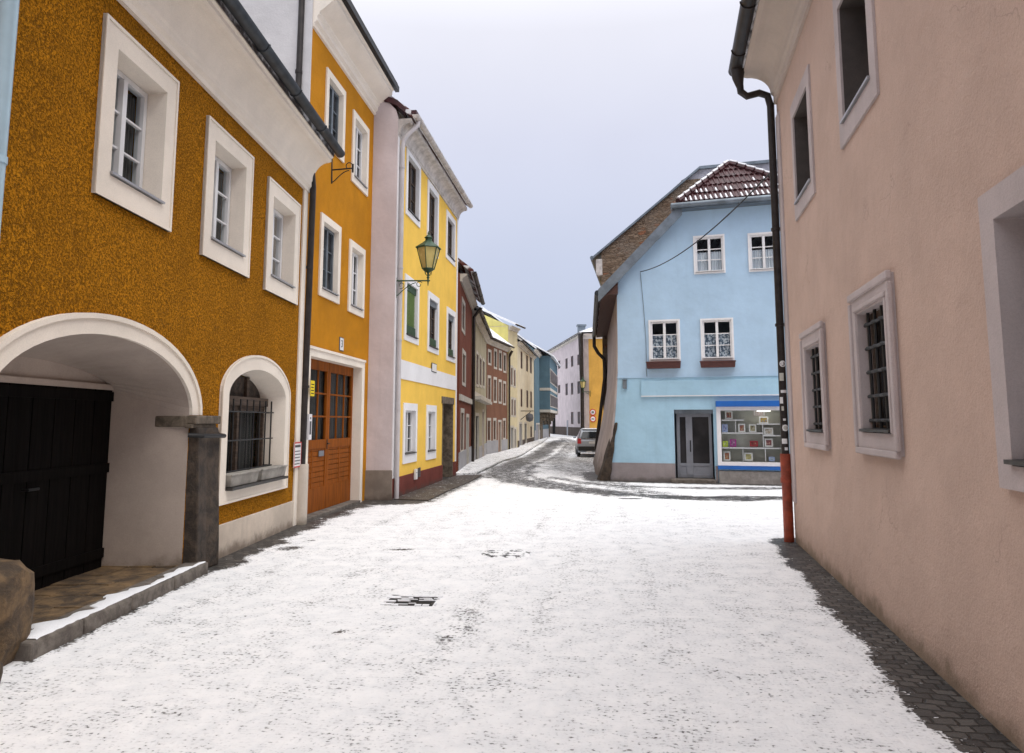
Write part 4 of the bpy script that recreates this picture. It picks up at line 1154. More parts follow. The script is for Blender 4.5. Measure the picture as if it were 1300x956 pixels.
gt.build('front_gutter', M['metalgrey'], hb, smooth=True)
for (sA, sB, sg) in ((-ov-.05, HS0+.05, 1), (WIDB+ov+.05, HS1-.05, 1)):
    zA, zB = zrf(-ov-.05)+.02, zrf(HS0+.05)+.02
    rk = MB(); P = []
    for dz in (-.34, .03):
        for dd_ in (fo-.03, fo+.0):
            P += [BW(sA, dd_, zA+dz), BW(sB, dd_, zB+dz)]
    rk.hexa([P[0],P[1],P[3],P[2],P[4],P[5],P[7],P[6]])
    rk.build('bargeboard', M['metalgrey'], hb)
sf = MB(); slabp(sf, [BW(-ov+.03,fo+.02,zrf(-ov)-.14),BW(.02,fo+.02,zrf(-ov)-.10),BW(.02,DEP,zrf(-ov)-.10),BW(-ov+.03,DEP,zrf(-ov)-.14)], .04)
sf.build('soffit', M['brownwood'], hb, label='red brown boarded soffit above the side wall')
w = MB(); w.add([BW(-ov+.05,fo+.03,zrf(-ov)-.14),BW(.02,fo+.03,zrf(-ov)-.14),BW(.02,fo+.03,zrf(0)-.12)],[(0,1,2)]); w.build('soffit_end', M['brownwood'], hb)
Fg = Fac(BW(-ov-.07, 0, 0)[:2], BW(-ov-.07, DEP, 0)[:2])
g_ = MB(); g_.tube([BW(-ov-.07, fo, zrf(-ov)-.10), BW(-ov-.07, DEP, zrf(-ov)-.12)], .085, 10)
g_.build('side_gutter', M['gutter'], hb, smooth=True)
dp_ = MB(); zg = zrf(-ov)-.12
dp_.tube([BW(-ov-.07, DEP-.15, zg), BW(-ov-.07, DEP-.15, zg-.45), BW(-ov+.1, DEP-.12, zg-.75), BW(-.16, DEP-.1, zg-1.0), BW(-.10, DEP-.1, zg-1.6), BW(-.12, DEP-.1, 3.6), BW(-.55, DEP-.1, .5)], .075, 10)
dp_.build('downpipe', M['gutterbrown'], hb, smooth=True)

# cable from the blue gable to the pink house
a = BF.pix(813, 345, .02); A_ = Vector(BF.w(a[0], a[1], .02)); B_ = Vector(RF.w(RF.L-.02, 5.6, .06))
rB = ray(972, 205); B_ = Vector((RF.w(RF.L, 0, .05)[0], RF.w(RF.L, 0, .05)[1], 5.35))
pts = []
for k in range(25):
    f = k/24; p = A_.lerp(B_, f); p.z -= .32*4*f*(1-f)*.9; pts.append(tuple(p))
MB().tube(pts, .012, 6).thing('cable', M['iron'], 'thin black sagging cable from the blue gable to the pink house corner', 'cable')

# ------------------------------------------------------------------ RUBBLE GABLE HOUSE behind the blue one
hr = thing('house', BW(3, DEP+4, 0), 'tall old house with a rough brown rubble gable rising behind the blue house', 'house')
q0 = Vector(BW(0, DEP+.05, 0)[:2]); GF = Fac(q0, (q0.x+BF.d.x*9, q0.y+BF.d.y*9))
pts = [GF.pix(753,326), GF.pix(888,212), GF.pix(985,203)]
sa, za = pts[0]; sb_, zb_ = pts[1]; sc_, zc_ = pts[2]
s_end = sc_+ (sb_-sa)
out = [(sa+.35,-.4),(s_end-.35,-.4),(s_end-.35,za-.2),(sc_,zb_+.2-.1),(sb_,zb_-.1),(sa+.35,za+.18)]
sm, zm = GF.pix(866, 229)
out1 = [(sa+.35,-.4),(s_end-.35,-.4),(s_end-.35,za),(s_end-(sm-sa),zm),(sm,zm),(sa+.35,za+.2)]
MB().slab(GF, out1, -.5, 0).build('gable_wall', M['rubble'], hr)
MB().slab(GF, [(sm-.05,zm),(s_end-(sm-sa),zm),(sc_,zc_-.1),(sb_,zb_-.1)], -.45, -.02).build('gable_plaster', M['oldgrey'], hr)
KR = Vector((.19, .98)).normalized()
def RW(s, dpt, z):
    p = GF.p0 + GF.d*s + KR*dpt; return (p.x, p.y, z)
rf = MB(); DR = 9
slabp(rf, [RW(sa,-.12,za),RW(sb_,-.12,zb_),RW(sb_,DR,zb_),RW(sa,DR,za)], .10)
slabp(rf, [RW(sb_,-.12,zb_),RW(sc_,-.12,zc_),RW(sc_,DR,zc_),RW(sb_,DR,zb_)], .12)
slabp(rf, [RW(s_end,-.12,za),RW(sc_,-.12,zc_),RW(sc_,DR,zc_),RW(s_end,DR,za)], .12)
rf.build('roof', M['metalgrey'], hr)
w = MB(); w.quadf(RW(sa+.4,0,-.4),RW(sa+.4,DR,-.4),RW(sa+.4,DR,za-.1),RW(sa+.4,0,za-.1)); w.quadf(RW(sa+.4,DR,-.4),RW(s_end,DR,-.4),RW(s_end,DR,za),RW(sa+.4,DR,za))
M['farorange'] = stucco('ochre orange facade', (.62,.36,.09), .06, 40, .2, .004, streak=.2)
w.build('wall', M['farorange'], hr)
MB().tube([RW(sa-.05,-.05,za-.05), RW(sa-.05,DR,za-.05)], .09, 10).build('gutter', M['metalgrey'], hr, smooth=True)
MB().box(GF, sa+.12, sa+.40, za-.85, za-.12, -.2, .04).build('cornice_return', M['trim'] if 'trim' in M else M['gutterwhite'], hr, bevel=.03)

# ------------------------------------------------------------------ PINK HOUSE (right)
hk = thing('house', RF.w(10, 0, 0), 'pinkish beige plastered house with barred ground floor windows on the right side', 'house')
LR = RF.L; holes = []
def inner_of(q): 
    r = RF.quad(*q); return r
A_o = RF.quad((1005,138),(1027,83),(1037,243),(1012,281)); A_i = RF.quad((1009,147.5),(1025,110),(1032,231),(1012,260.5))
b0 = RF.quad((1060,0),(1109,0),(1117.7,116),(1070,191.5)); bi = RF.quad((1065.6,0),(1102,0),(1107,100),(1073,160))
B_o = (b0[0], b0[1], b0[2], b0[2]+ (A_o[3]-A_o[2])*1.0); B_i = (bi[0], bi[1], bi[2], b0[2]+(A_i[3]-A_o[2]))
print('PINKWIN', A_o, A_i, B_o, B_i)
for o_r, i_r in ((A_o, A_i), (B_o, B_i)):
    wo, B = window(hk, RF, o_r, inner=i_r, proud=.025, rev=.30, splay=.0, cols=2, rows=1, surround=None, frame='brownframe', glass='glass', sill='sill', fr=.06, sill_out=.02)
    A = rc(*o_r); Bq = rc(*i_r); r = MB(); r.strip(RF, A, -.02, A, .022); r.strip(RF, A, .022, Bq, .022); r.strip(RF, Bq, .022, Bq, -.0); r.build('surround', M['pinktrim'], wo, bevel=.008)
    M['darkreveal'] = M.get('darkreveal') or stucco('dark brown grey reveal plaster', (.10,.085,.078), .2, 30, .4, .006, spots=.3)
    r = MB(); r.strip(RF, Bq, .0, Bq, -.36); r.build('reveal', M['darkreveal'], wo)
    holes.append(B)
low = [(((1020,425.6),(1046,410.5),(1057,569.5),(1028.6,566)), ((1028,444),(1043.7,435.6),(1053,549),(1031,549))),
       (((1083,380),(1132,345),(1151.4,579.5),(1097,573)), ((1094,400.5),(1127,380),(1141.7,551),(1102,549))),
       (((1250,257),(1330,190),(1362,640),(1281,615)), ((1272,284),(1330,235),(1350,600),(1296,590)))]
for i, (qo, qi) in enumerate(low):
    o_r, i_r = RF.quad(*qo), RF.quad(*qi)
    print('LOW', i, o_r, i_r)
    if i == 2: o_r = (7.72, 8.88, o_r[2], o_r[3]); i_r = (7.88, 8.72, i_r[2], i_r[3])
    wo, B = window(hk, RF, o_r, inner=i_r, proud=.04, rev=.10 if i < 2 else .22, splay=.0, cols=1, rows=1, surround='pinktrim', frame='darkwood', glass='glassgrey', sill='darksill', fr=.06, sill_out=.03)
    g = MB(); a, b, c, d = i_r; oo = -.025 if i < 2 else -.14
    nb_ = 4
    for k in range(nb_):
        s = a+(b-a)*(k+.5)/nb_; g.tube([RF.w(s, c, oo), RF.w(s, d, oo)], .014, 6)
    n_ = 5
    for k in range(n_):
        z = c+(d-c)*(k+.5)/n_; 
        g.tube([RF.w(a, z, oo+.0)] + [RF.w(a+(b-a)*j/16, z + .0, oo+(.018 if j % 4 == 2 else 0.0)) for j in range(1,16)] + [RF.w(b, z, oo)], .016, 6)
    g.build('grille', M['iron'], wo)
    m = MB(); s0,s1,z0,z1 = o_r
    if i < 2:
        for (p_,q_,c_,d_) in ((s0-.015,s1+.015,z1-.05,z1+.015),(i_r[0]-.06,i_r[1]+.06,i_r[3]+.02,i_r[3]+.06),(s0-.0,s1+.0,z0-.02,z0+.035)):
            m.box(RF, p_, q_, c_, d_, .02, .062)
        for (p_,q_) in ((s0-.02,s0+.04),(s1-.04,s1+.02)): m.box(RF, p_, q_, z0+.035, z1-.07, .02, .06)
        for (p_,q_) in ((i_r[0]-.05,i_r[0]-.012),(i_r[1]+.012,i_r[1]+.05)): m.box(RF, p_, q_, i_r[2], i_r[3]+.02, .02, .055)
        m.build('moulding', M['pinktrim'], wo, bevel=.01)
    holes.append(B)
ztrim = 6.10
wall_volume(hk, RF, 0, LR, -.5, 6.5, 9, holes, 'pink')
MB().box(RF, LR-.26, LR+.0, .55, 6.1, -.03, .025).build('corner_strip', M['pinktrim'], hk, bevel=.01)
zt = RF.pix(988,125)[1]; print('pink trim z', zt, RF.pix(1027,0), 'gut', RF.pix(940,110,.55), 'base', RF.pix(1010,688))
cv = [(-.02,zt-.0),(.035,zt),(.035,zt+.13),(.06,zt+.15)]
for k in range(8):
    t_ = math.pi/2*k/7; cv.append((.07+.33*(1-math.cos(t_)), zt+.17+.28*math.sin(t_)))
cv += [(.46,zt+.47),(.46,zt+.54),(-.02,zt+.54)]
MB().prof(RF, 0, LR+.02, cv).build('cornice', M['pinkcove'], hk)
gutter(hk, RF, 0, LR+.05, zt+.60, .56, .10, 'gutterbrown')
gable_roof(hk, RF, 0, LR, zt+.50, 9, 38, .48, 'roofdark')
pp = MB(); q = lambda s, o, z: RF.w(LR+s-.03, z, o-.02); zg = zt+.60
pp.tube([q(-.10,.56,zg-.05), q(-.10,.56,zg-.20), q(-.10,.54,zg-.34)], [.11,.085,.052], 12)
pp.tube([q(-.10,.54,zg-.30), q(-.10,.53,zg-.42), q(-.06,.44,zg-.48), q(.0,.26,zg-.42), q(.03,.14,zg-.46), q(.04,.10,zg-.62), q(.04,.10,1.15)], .053, 14)
for z in (4.4, 3.0): pp.tube([q(.04,.10,z), q(.04,.10,z+.04)], .068, 12)
ppo = pp.build('downpipe', M['gutterbrown'], hk, smooth=True, label='dark brown downpipe covered in stickers with an orange red foot')
cp = MB(); cp.tube([q(.04,.10,1.2), q(.04,.10,1.17), q(.04,.10,.86),q(.04,.10,.84),q(.04,.10,-.1)], [.075,.075,.075,.068,.068], 14); cp.tube([q(.04,.10,.80),q(.04,.10,.87)], .082, 14); cp.build('pipe_foot', M['redpipe'], ppo, smooth=True)
# stickers wrapped round the pipe
pc = Vector(q(.04,.10,0)); 
def sticker(z0, z1, a0, a1, mat, nm='sticker', rr=.0545):
    m = MB(); n = 8; b = 0
    for k in range(n+1):
        a = a0+(a1-a0)*k/n; x, y = pc.x+rr*math.cos(a), pc.y+rr*math.sin(a); m.v += [(x,y,z0),(x,y,z1)]
    for k in range(n): m.f.append((2*k,2*k+2,2*k+3,2*k+1))
    return m.build(nm, M[mat], ppo)
rs = random.Random(21); base_a = -math.pi/2
for z0, z1, a0, a1, mt in ((2.44,2.50,-.5,.1,'signwhite'),(2.22,2.33,-1.1,.0,'shopback'),(2.05,2.09,-.9,.7,'signwhite'),(1.90,1.99,-1.3,-.4,'signwhite'),(1.80,1.86,-.9,-.3,'shopback'),(1.66,1.69,-.6,.1,'signwhite'),(1.52,1.60,-.8,.3,'shopback'),(1.34,1.41,-1.2,.2,'signwhite'),(1.25,1.29,-.5,.3,'signwhite')):
    sticker(z0, z1, base_a+a0, base_a+a1, mt)
for z, a in ((2.46,-.1),(1.56,-.1)):
    m = MB(); n = 20
    for k in range(n):
        t_ = 2*math.pi*k/n
        for rad in (.030,.045):
            aa = base_a+a+rad*math.cos(t_)/.0562; m.v.append((pc.x+.0562*math.cos(aa), pc.y+.0562*math.sin(aa), z+rad*math.sin(t_)))
    for k in range(n): m.f.append((2*k,2*k+1,(2*k+3)%(2*n),(2*k+2)%(2*n)))
    m.build('sticker_ring', M['signwhite'], ppo)

# ------------------------------------------------------------------ FAR HOUSES
def col_m(name, c, **k):
    M[name] = stucco(name, c, .08, 30, .2, .004, streak=.25, **k); return name
col_m('red brown facade', (.17,.05,.03)); col_m('grey green facade', (.40,.37,.27)); col_m('brown facade', (.20,.095,.06))
col_m('pale cream facade', (.62,.55,.36)); col_m('cream facade', (.64,.58,.44)); col_m('steel blue facade', (.10,.17,.215)); col_m('pinkish white facade', (.60,.53,.54))
col_m('pale yellow side wall', (.68,.62,.22)); col_m('ochre facade', (.70,.40,.09)); col_m('dark plinth', (.09,.07,.06)); col_m('light plinth', (.36,.36,.38)); col_m('trim', (.52,.49,.44)); col_m('sage facade', (.36,.40,.33))
def far_house(label, bl, br_, tl, tr, mat, wins, doors=(), depth=9, plinth=('light plinth', .7), roof='roofdark', sur='trim', pitch=38, gap=0, name='house', glass='farglass', gab=None, cat='house', over=.3, string=()):
    F = Fac(G(*bl), G(*br_)); h = thing(name, F.w(F.L/2, gz(F.p0.y), 0), label, cat)
    zt = (F.pix(*tl)[1] + F.pix(*tr)[1])/2
    base = min(gz(F.p0.y), gz(F.p0.y+F.d.y*F.L))
    print('FAR', label[:30], 'L %.1f zt %.2f %.2f Y %.1f-%.1f x %.1f' % (F.L, F.pix(*tl)[1], F.pix(*tr)[1], F.p0.y, F.p0.y+F.d.y*F.L, F.p0.x))
    holes = []
    for q in wins:
        r = F.rect(*q[:4]); s0, s1, z0, z1 = r
        if s1-s0 < .25: continue
        sw_ = .12
        wo = MB(); fr = rc(s0+.05, s1-.05, z0+.05, z1-.05)
        wo.strip(F, rc(*r), -.03, fr, -.03); wo.strip(F, fr, -.03, fr, -.07)
        wo.box(F, (s0+s1)/2-.035, (s0+s1)/2+.035, z0, z1, -.06, -.025); wo.box(F, s0, s1, z0+(z1-z0)*.62, z0+(z1-z0)*.62+.05, -.06, -.027)
        w_ = wo.build('window', M[q[4]] if len(q) > 4 else M['brownframe'], h)
        MB().box(F, s0+.03, s1-.03, z0+.03, z1-.03, -.06, -.045).build('pane', M[glass], w_)
        if sur:
            A = rc(s0-sw_, s1+sw_, z0-sw_, z1+sw_*1.3); MB().ring(F, A, rc(*r), .015, -.05).build('surround', M[sur], w_)
        holes.append(rc(*r))
    for q in doors:
        s0, s1, z0, z1 = F.rect(*q[:4]); z0 = base-.25
        d_ = MB(); d_.box(F, s0, s1, z0, z1, -.14, -.09)
        gnd = base+.1
        for k in range(2):
            d_.box(F, s0+.06+(s1-s0-.06)/2*k, s0+(s1-s0)/2*(k+1)-.06, gnd+.2, z1-.15, -.09, -.075)
        do_ = d_.build('door', M[q[4]] if len(q) > 4 else M['blackdoor'], h)
        MB().ring(F, rc(s0-.12, s1+.12, z0, z1+.14), rc(s0,s1,z0,z1), .02, -.10).build('door_frame', M[sur or 'trim'], do_)
        holes.append(rc(s0, s1, z0, z1))
    wall_volume(h, F, 0, F.L-gap, base-.5, zt+.05, depth, holes, mat)
    if plinth:
        m = MB(); x = 0; cuts = sorted((a_[0][0]-.12, a_[1][0]+.12) for a_ in holes if a_[0][1] < base+.3)
        for c0, c1 in cuts + [(F.L-gap, 0)]:
            if c0 > x: m.box(F, x, c0, base-.4, base+plinth[1], -.02, .03)
            x = c1
        m.build('plinth', M[plinth[0]], h)
    for z_ in string: m = MB(); m.box(F, 0, F.L-gap, F.pix(*z_)[1]-.1, F.pix(*z_)[1]+.1, -.02, .06); m.build('string_course', M['trim'], h)
    MB().prof(F, 0, F.L-gap, [(-.02,zt-.2),(.06,zt-.2),(.08,zt-.1),(.22,zt),(.24,zt+.06),(-.02,zt+.06)]).build('cornice', M[sur or 'trim'], h)
    gutter(h, F, 0, F.L-gap, zt+.13, over+.02, .08, 'gutterbrown', 2)
    ro_ = gable_roof(h, F, 0, F.L-gap, zt+.06, depth, pitch, over, roof)
    gable_ends(h, F, 0, F.L-gap, zt+.06, depth, pitch, gab or mat)
    return h, F, zt

H, F4, z4 = far_house('narrow dark red brown house next to the yellow house', (582,600), (598,588), (584,341), (600,397), 'red brown facade',
   [(586.5,386,590,419),(587,450,590.8,486),(584.9,524,588.6,572)], [(591.6,530,594.6,590,'blackdoor')], roof='roofred', string=[(590,507)], depth=9, over=.45)
MB().tube([F4.w(F4.L-.2, z4-.1, .4), F4.w(F4.L-.2, z4-.5, .1), F4.w(F4.L-.2, -.4, .08)], .07, 8).build('downpipe', M['gutterbrown'], H)
H, F5, z5 = far_house('grey green house with a projecting stone ledge beside the red brown house', (598.5,588), (617,578.3), (601,401), (618,431), 'grey green facade',
   [(604.6,450,607.2,488),(608.8,455,611.2,489),(612.9,459,615,490)], [(603.4,528,607.4,578,'blackdoor'),(612,523,614,579,'orangedoor')], roof='roofdark', string=[(608,503)], over=.3)
MB().box(F5, .6, F5.L-.2, F5.pix(608,507)[1]-.12, F5.pix(608,507)[1]+.03, 0, .35).build('ledge', M['trim'], H)
H, F6, z6 = far_house('brown three storey house with four dark windows in each row', (617.5,578.3), (645,571.5), (618.5,431), (646,445), 'brown facade',
   [(620,447,623,461,'darkwood'),(627.5,446,630.3,466,'darkwood'),(633.7,448,636.5,468,'darkwood'),(639.4,451,642,471,'darkwood'),
    (619.6,480,622.7,507),(627,482,630,509),(633.4,485,636.2,510),(639,487,641.7,512),(619,534,622.5,559),(626.5,534,629.3,558),(638.8,534,641.5,556)],
    [(632.6,536,635.8,574,'orangedoor')], roof='roofsnow', over=.35, plinth=('light plinth', .8))
MB().tube([F6.w(F6.L-.12, z6-.1, .3), F6.w(F6.L-.12, z6-.5, .1), F6.w(F6.L-.12, -.6, .08)], .09, 8).build('downpipe', M['gutterbrown'], H)
H, F7, z7 = far_house('narrow pale cream house with a yellow side wall and a snowy roof', (645.5,571.8), (657,569.5), (646.5,413), (657.5,421), 'pale cream facade',
   [(648.7,467,650.6,488.5),(652.4,470,654.2,490),(649.1,507,651.1,527),(652.7,508,654.5,527.5)], [(648.4,543,651.3,572,'alu'),(652.9,545,654.9,571,'brownframe')], roof='roofsnow', plinth=None, depth=8, pitch=25, over=.5, gab='pale yellow side wall')
MB().box(F7, -.04, .0, z6-.3, z7, -8, -.03).build('yellow_side_wall', M['pale yellow side wall'], H)
H, F8, z8 = far_house('long cream three storey house with a hanging sign', (657,569.5), (678,560.5), (657,441), (679,451), 'cream facade',
   [(661,446.5,663.2,468),(668,451.5,670.1,471.6),(672.9,454,675,474),(661,494,663.1,516.4),(668.3,495.7,670.5,517.4),(673.3,497,675.2,517.6),(673.3,541.5,675.3,555)],
   [(659.2,538,662.6,568.5,'alu'),(665.9,538,668.5,566.6,'blackdoor')], roof='roofsnow', sur=None, over=.3, plinth=('dark plinth', .5))
s_, z_ = F8.pix(661, 531)
sg = thing('hanging_sign', F8.w(s_, z_, 0), 'dark hanging sign on a long bracket on the long cream house', 'sign')
MB().tube([F8.w(s_, z_+.5, 0), F8.w(s_, z_+.5, .9)], .03, 6).tube([F8.w(s_, z_-.1, 0), F8.w(s_, z_+.45, .7)], .025, 6).build('bracket', M['iron'], sg)
MB().lathe(F8.w(s_, z_-.25, .62), [(.02,0),(.22,.08),(.27,.3),(.22,.52),(.02,.6)], 12).build('sign_board', M['inkgrey'], sg)
# steel blue bay house
H, F9, z9 = far_house('steel blue house with a corbelled corner bay at the bend of the street', (678.5,560.3), (697,554.5), (678.7,452), (697,460), 'steel blue facade',
   [], [(680.6,539,684.6,561,'alu')], roof='roofsnow', sur='trim', over=.2, plinth=('light plinth', .9))
bay = MB(); a = F9.pix(685, 500)[0]; bE = F9.L+.02; zc = F9.pix(690,521)[1]; bo = .95
bay.box(F9, a, bE, zc, z9, -.1, bo); byo = bay.build('bay', M['steel blue facade'], H, label='projecting two storey bay on stone corbels')
mm = MB(); 
for z_ in (F9.pix(686,519,bo)[1], F9.pix(686,486,bo)[1]): mm.box(F9, a-.04, bE+.04, z_-.12, z_+.12, -.05, bo+.05)
mm.build('string_course', M['trim'], byo)
for (v0, v1) in ((460,478),(496.5,512.6)):
    zA, zB = F9.pix(690, v1, bo)[1], F9.pix(690, v0, bo)[1]
    for k in range(4):
        s0 = a+.35+(bE-a-.5)*k/4; s1 = s0+(bE-a-.5)/4-.3
        w_ = MB().box(F9, s0-.08, s1+.08, zA-.08, zB+.08, bo-.02, bo+.04).build('window', M['trim'], byo)
        MB().box(F9, s0, s1, zA, zB, bo+.03, bo+.05).build('pane', M['farglass'], w_)
    # near cheek window
w_ = MB(); CF = Fac(F9.w(a,0,0)[:2], F9.w(a,0,bo)[:2])
for k in range(4):
    co = MB()
    s = a+.2+(bE-a-.5)*k/3
    for j in range(4):
        co.box(F9, s, s+.3, zc-.35*(j+1), zc-.35*j, -.02, bo*(1-j*.24))
    co.build('corbel', M['capstone'], byo, bevel=.05)
for s in (a+.1, a+1.6, bE-.6): MB().box(F9, s, s+.7, -.4, zc-1.3, -.1, .12).build('pillar', M['capstone'], H, bevel=.03)
slr = MB(); slabp(slr, [F9.w(a-.3,z9+.0,bo+.4),F9.w(bE+.3,z9+.0,bo+.4),F9.w(bE+.3,z9+1.5,-1.2),F9.w(a-.3,z9+1.5,-1.2)], .12); slr.build('bay_roof', M['roofsnow'], byo)

# far pinkish white building closing the street
H, F10, z10 = far_house('long pinkish white building closing the far end of the street', (686,549.3), (743,555), (690,446), (742,431.5), 'pinkish white facade',
   [(695,462,697.5,474),(701.3,460,703.9,472),(708.5,458,711.3,468),(717.9,455,720.6,468),(725,452,727.8,465.5),(733,450,735.9,463.4),
    (708.5,489,711.3,499),(717.9,487,720.8,501.7),(725,486,727.8,501),(733.1,484,736.3,499.8),(725,523,728.1,538.5),(733.4,522.7,736.6,538)],
   [], roof='roofsnow', sur=None, plinth=('dark plinth', 1.0), pitch=20, depth=14, over=.5)
s0, s1, z0, z1 = F10.rect(701.8,520,705.2,552)
MB().slab(F10, archc(s0, s1, -.2, z1-1.2, z1, 12, 1.4), -.1, .05).build('pointed_door', M['blackdoor'], H, label='dark door in a pointed arch')
s0, s1, z0, z1 = F10.rect(719.8,533.5,721.4,550); MB().box(F10, s0, s1, -.2, z1, -.05, .04).build('pipe_cover', M['alu'], H)
cm = MB()
for u in (716, 738):
    s, z = F10.pix(u, 440); cm.cube(F10.w(s, z10+1.6, -2.2), (.9,.9,1.4)); cm.cube(F10.w(s, z10+2.4, -2.2), (1.15,1.15,.2))
cm.build('chimney', M['metalgrey'], bpy.data.objects[[c.name for c in H.children if c.name.startswith('roof')][0]])
MB().tube([F10.w(F10.L-.2, z10, .5), F10.w(F10.L-.2, -.3, .15)], .12, 8).build('downpipe', M['gutterbrown'], H)
# ochre house facing us beyond the car
OY = 50.0
p0 = (5.15, OY+.4); p1 = (16, OY-2.0)
FO = Fac(p0, p1); ho = thing('house', FO.w(4, gz(OY), 0), 'ochre yellow house facing the camera beyond the parked car', 'house')
zO = FO.pix(758, 424)[1]
wall_volume(ho, FO, 0, FO.L, -1, zO, 8, [], 'ochre facade')
MB().box(FO, -.02, .32, -1, zO-.3, -.1, .05).build('corner_strip', M['sidewall'], ho)
MB().prof(FO, -.1, FO.L, [(-.02,zO-.35),(.06,zO-.35),(.1,zO-.1),(.25,zO),(-.02,zO)]).build('cornice', M['winwhite'], ho)
gable_roof(ho, FO, -.1, FO.L, zO, 8, 10, .4, 'roofsnow'); gutter(ho, FO, -.1, FO.L, zO+.1, .42, .1, 'gutterbrown', 2)
s_, z_ = FO.pix(744.5, 480)
MB().tube([FO.w(-.1, zO+.05, .40), FO.w(-.16, zO-.2, .25), FO.w(-.16, zO-.7, .12), FO.w(-.16, -.5, .12)], .13, 10).build('downpipe', M['gutterbrown'], ho)
wx0, wx1, wz0, wz1 = FO.rect(771,470,780,500)
lantern(FO.w(.42, FO.pix(750,497)[1], .03), .8, (-.95,-.3), 'tiny green wall lantern on the ochre house at the far bend', arm=.75)
def roadsign(u, v, lab, kind):
    s, z = FO.pix(u, v, .06); d = .22
    t = thing('road_sign', FO.w(s, z-d, .03), lab, 'traffic sign')
    def disc(o0, o1, r, mt, nm):
        m = MB(); m.slab(FO, [(s+r*math.cos(2*math.pi*k/24), z+r*math.sin(2*math.pi*k/24)) for k in range(24)], o0, o1); m.build(nm, M[mt], t)
    disc(.03,.06,d,'signred','rim'); disc(.06,.065,d*.74,'signwhite','face')
    m = MB()
    if kind == 0:
        for k, w_ in ((0,.3),(1,.42),(2,.3)): m.box(FO, s-.10+.01*k, s+.10-.01*k, z-.08+.055*k, z-.045+.055*k, .065, .07)
    else:
        m.box(FO, s-.10, s-.02, z-.05, z+.05, .065, .07); m.box(FO, s+.02, s+.10, z-.05, z+.03, .065, .07)
    m.build('pictogram', M['black'], t)
roadsign(752.5, 523.3, 'upper round sign with a red rim on the ochre house behind the car', 0)
roadsign(752.8, 531.8, 'lower round sign with a red rim on the ochre house behind the car', 1)

# beige house to the right of the blue one (seen only from the side)
hx0 = BW(WIDB+.02, .3, 0); FX = Fac(hx0[:2], (hx0[0]+9*.98, hx0[1]-9*.2))
hx = thing('house', FX.w(4,0,0), 'plain cream house continuing the row to the right of the blue shop house', 'house')
hl_ = []
for k in range(4):
    for z in (1.0, 3.8):
        wo, B = window(hx, FX, (1+2*k, 2+2*k, z, z+1.5), bw=.12, rev=.15, cols=2, rows=2, glass='glass'); hl_.append(B)
wall_volume(hx, FX, 0, FX.L, -.5, 6.4, 8, hl_, 'cream facade'); gable_roof(hx, FX, 0, FX.L, 6.4, 8, 40, .4, 'roofred')

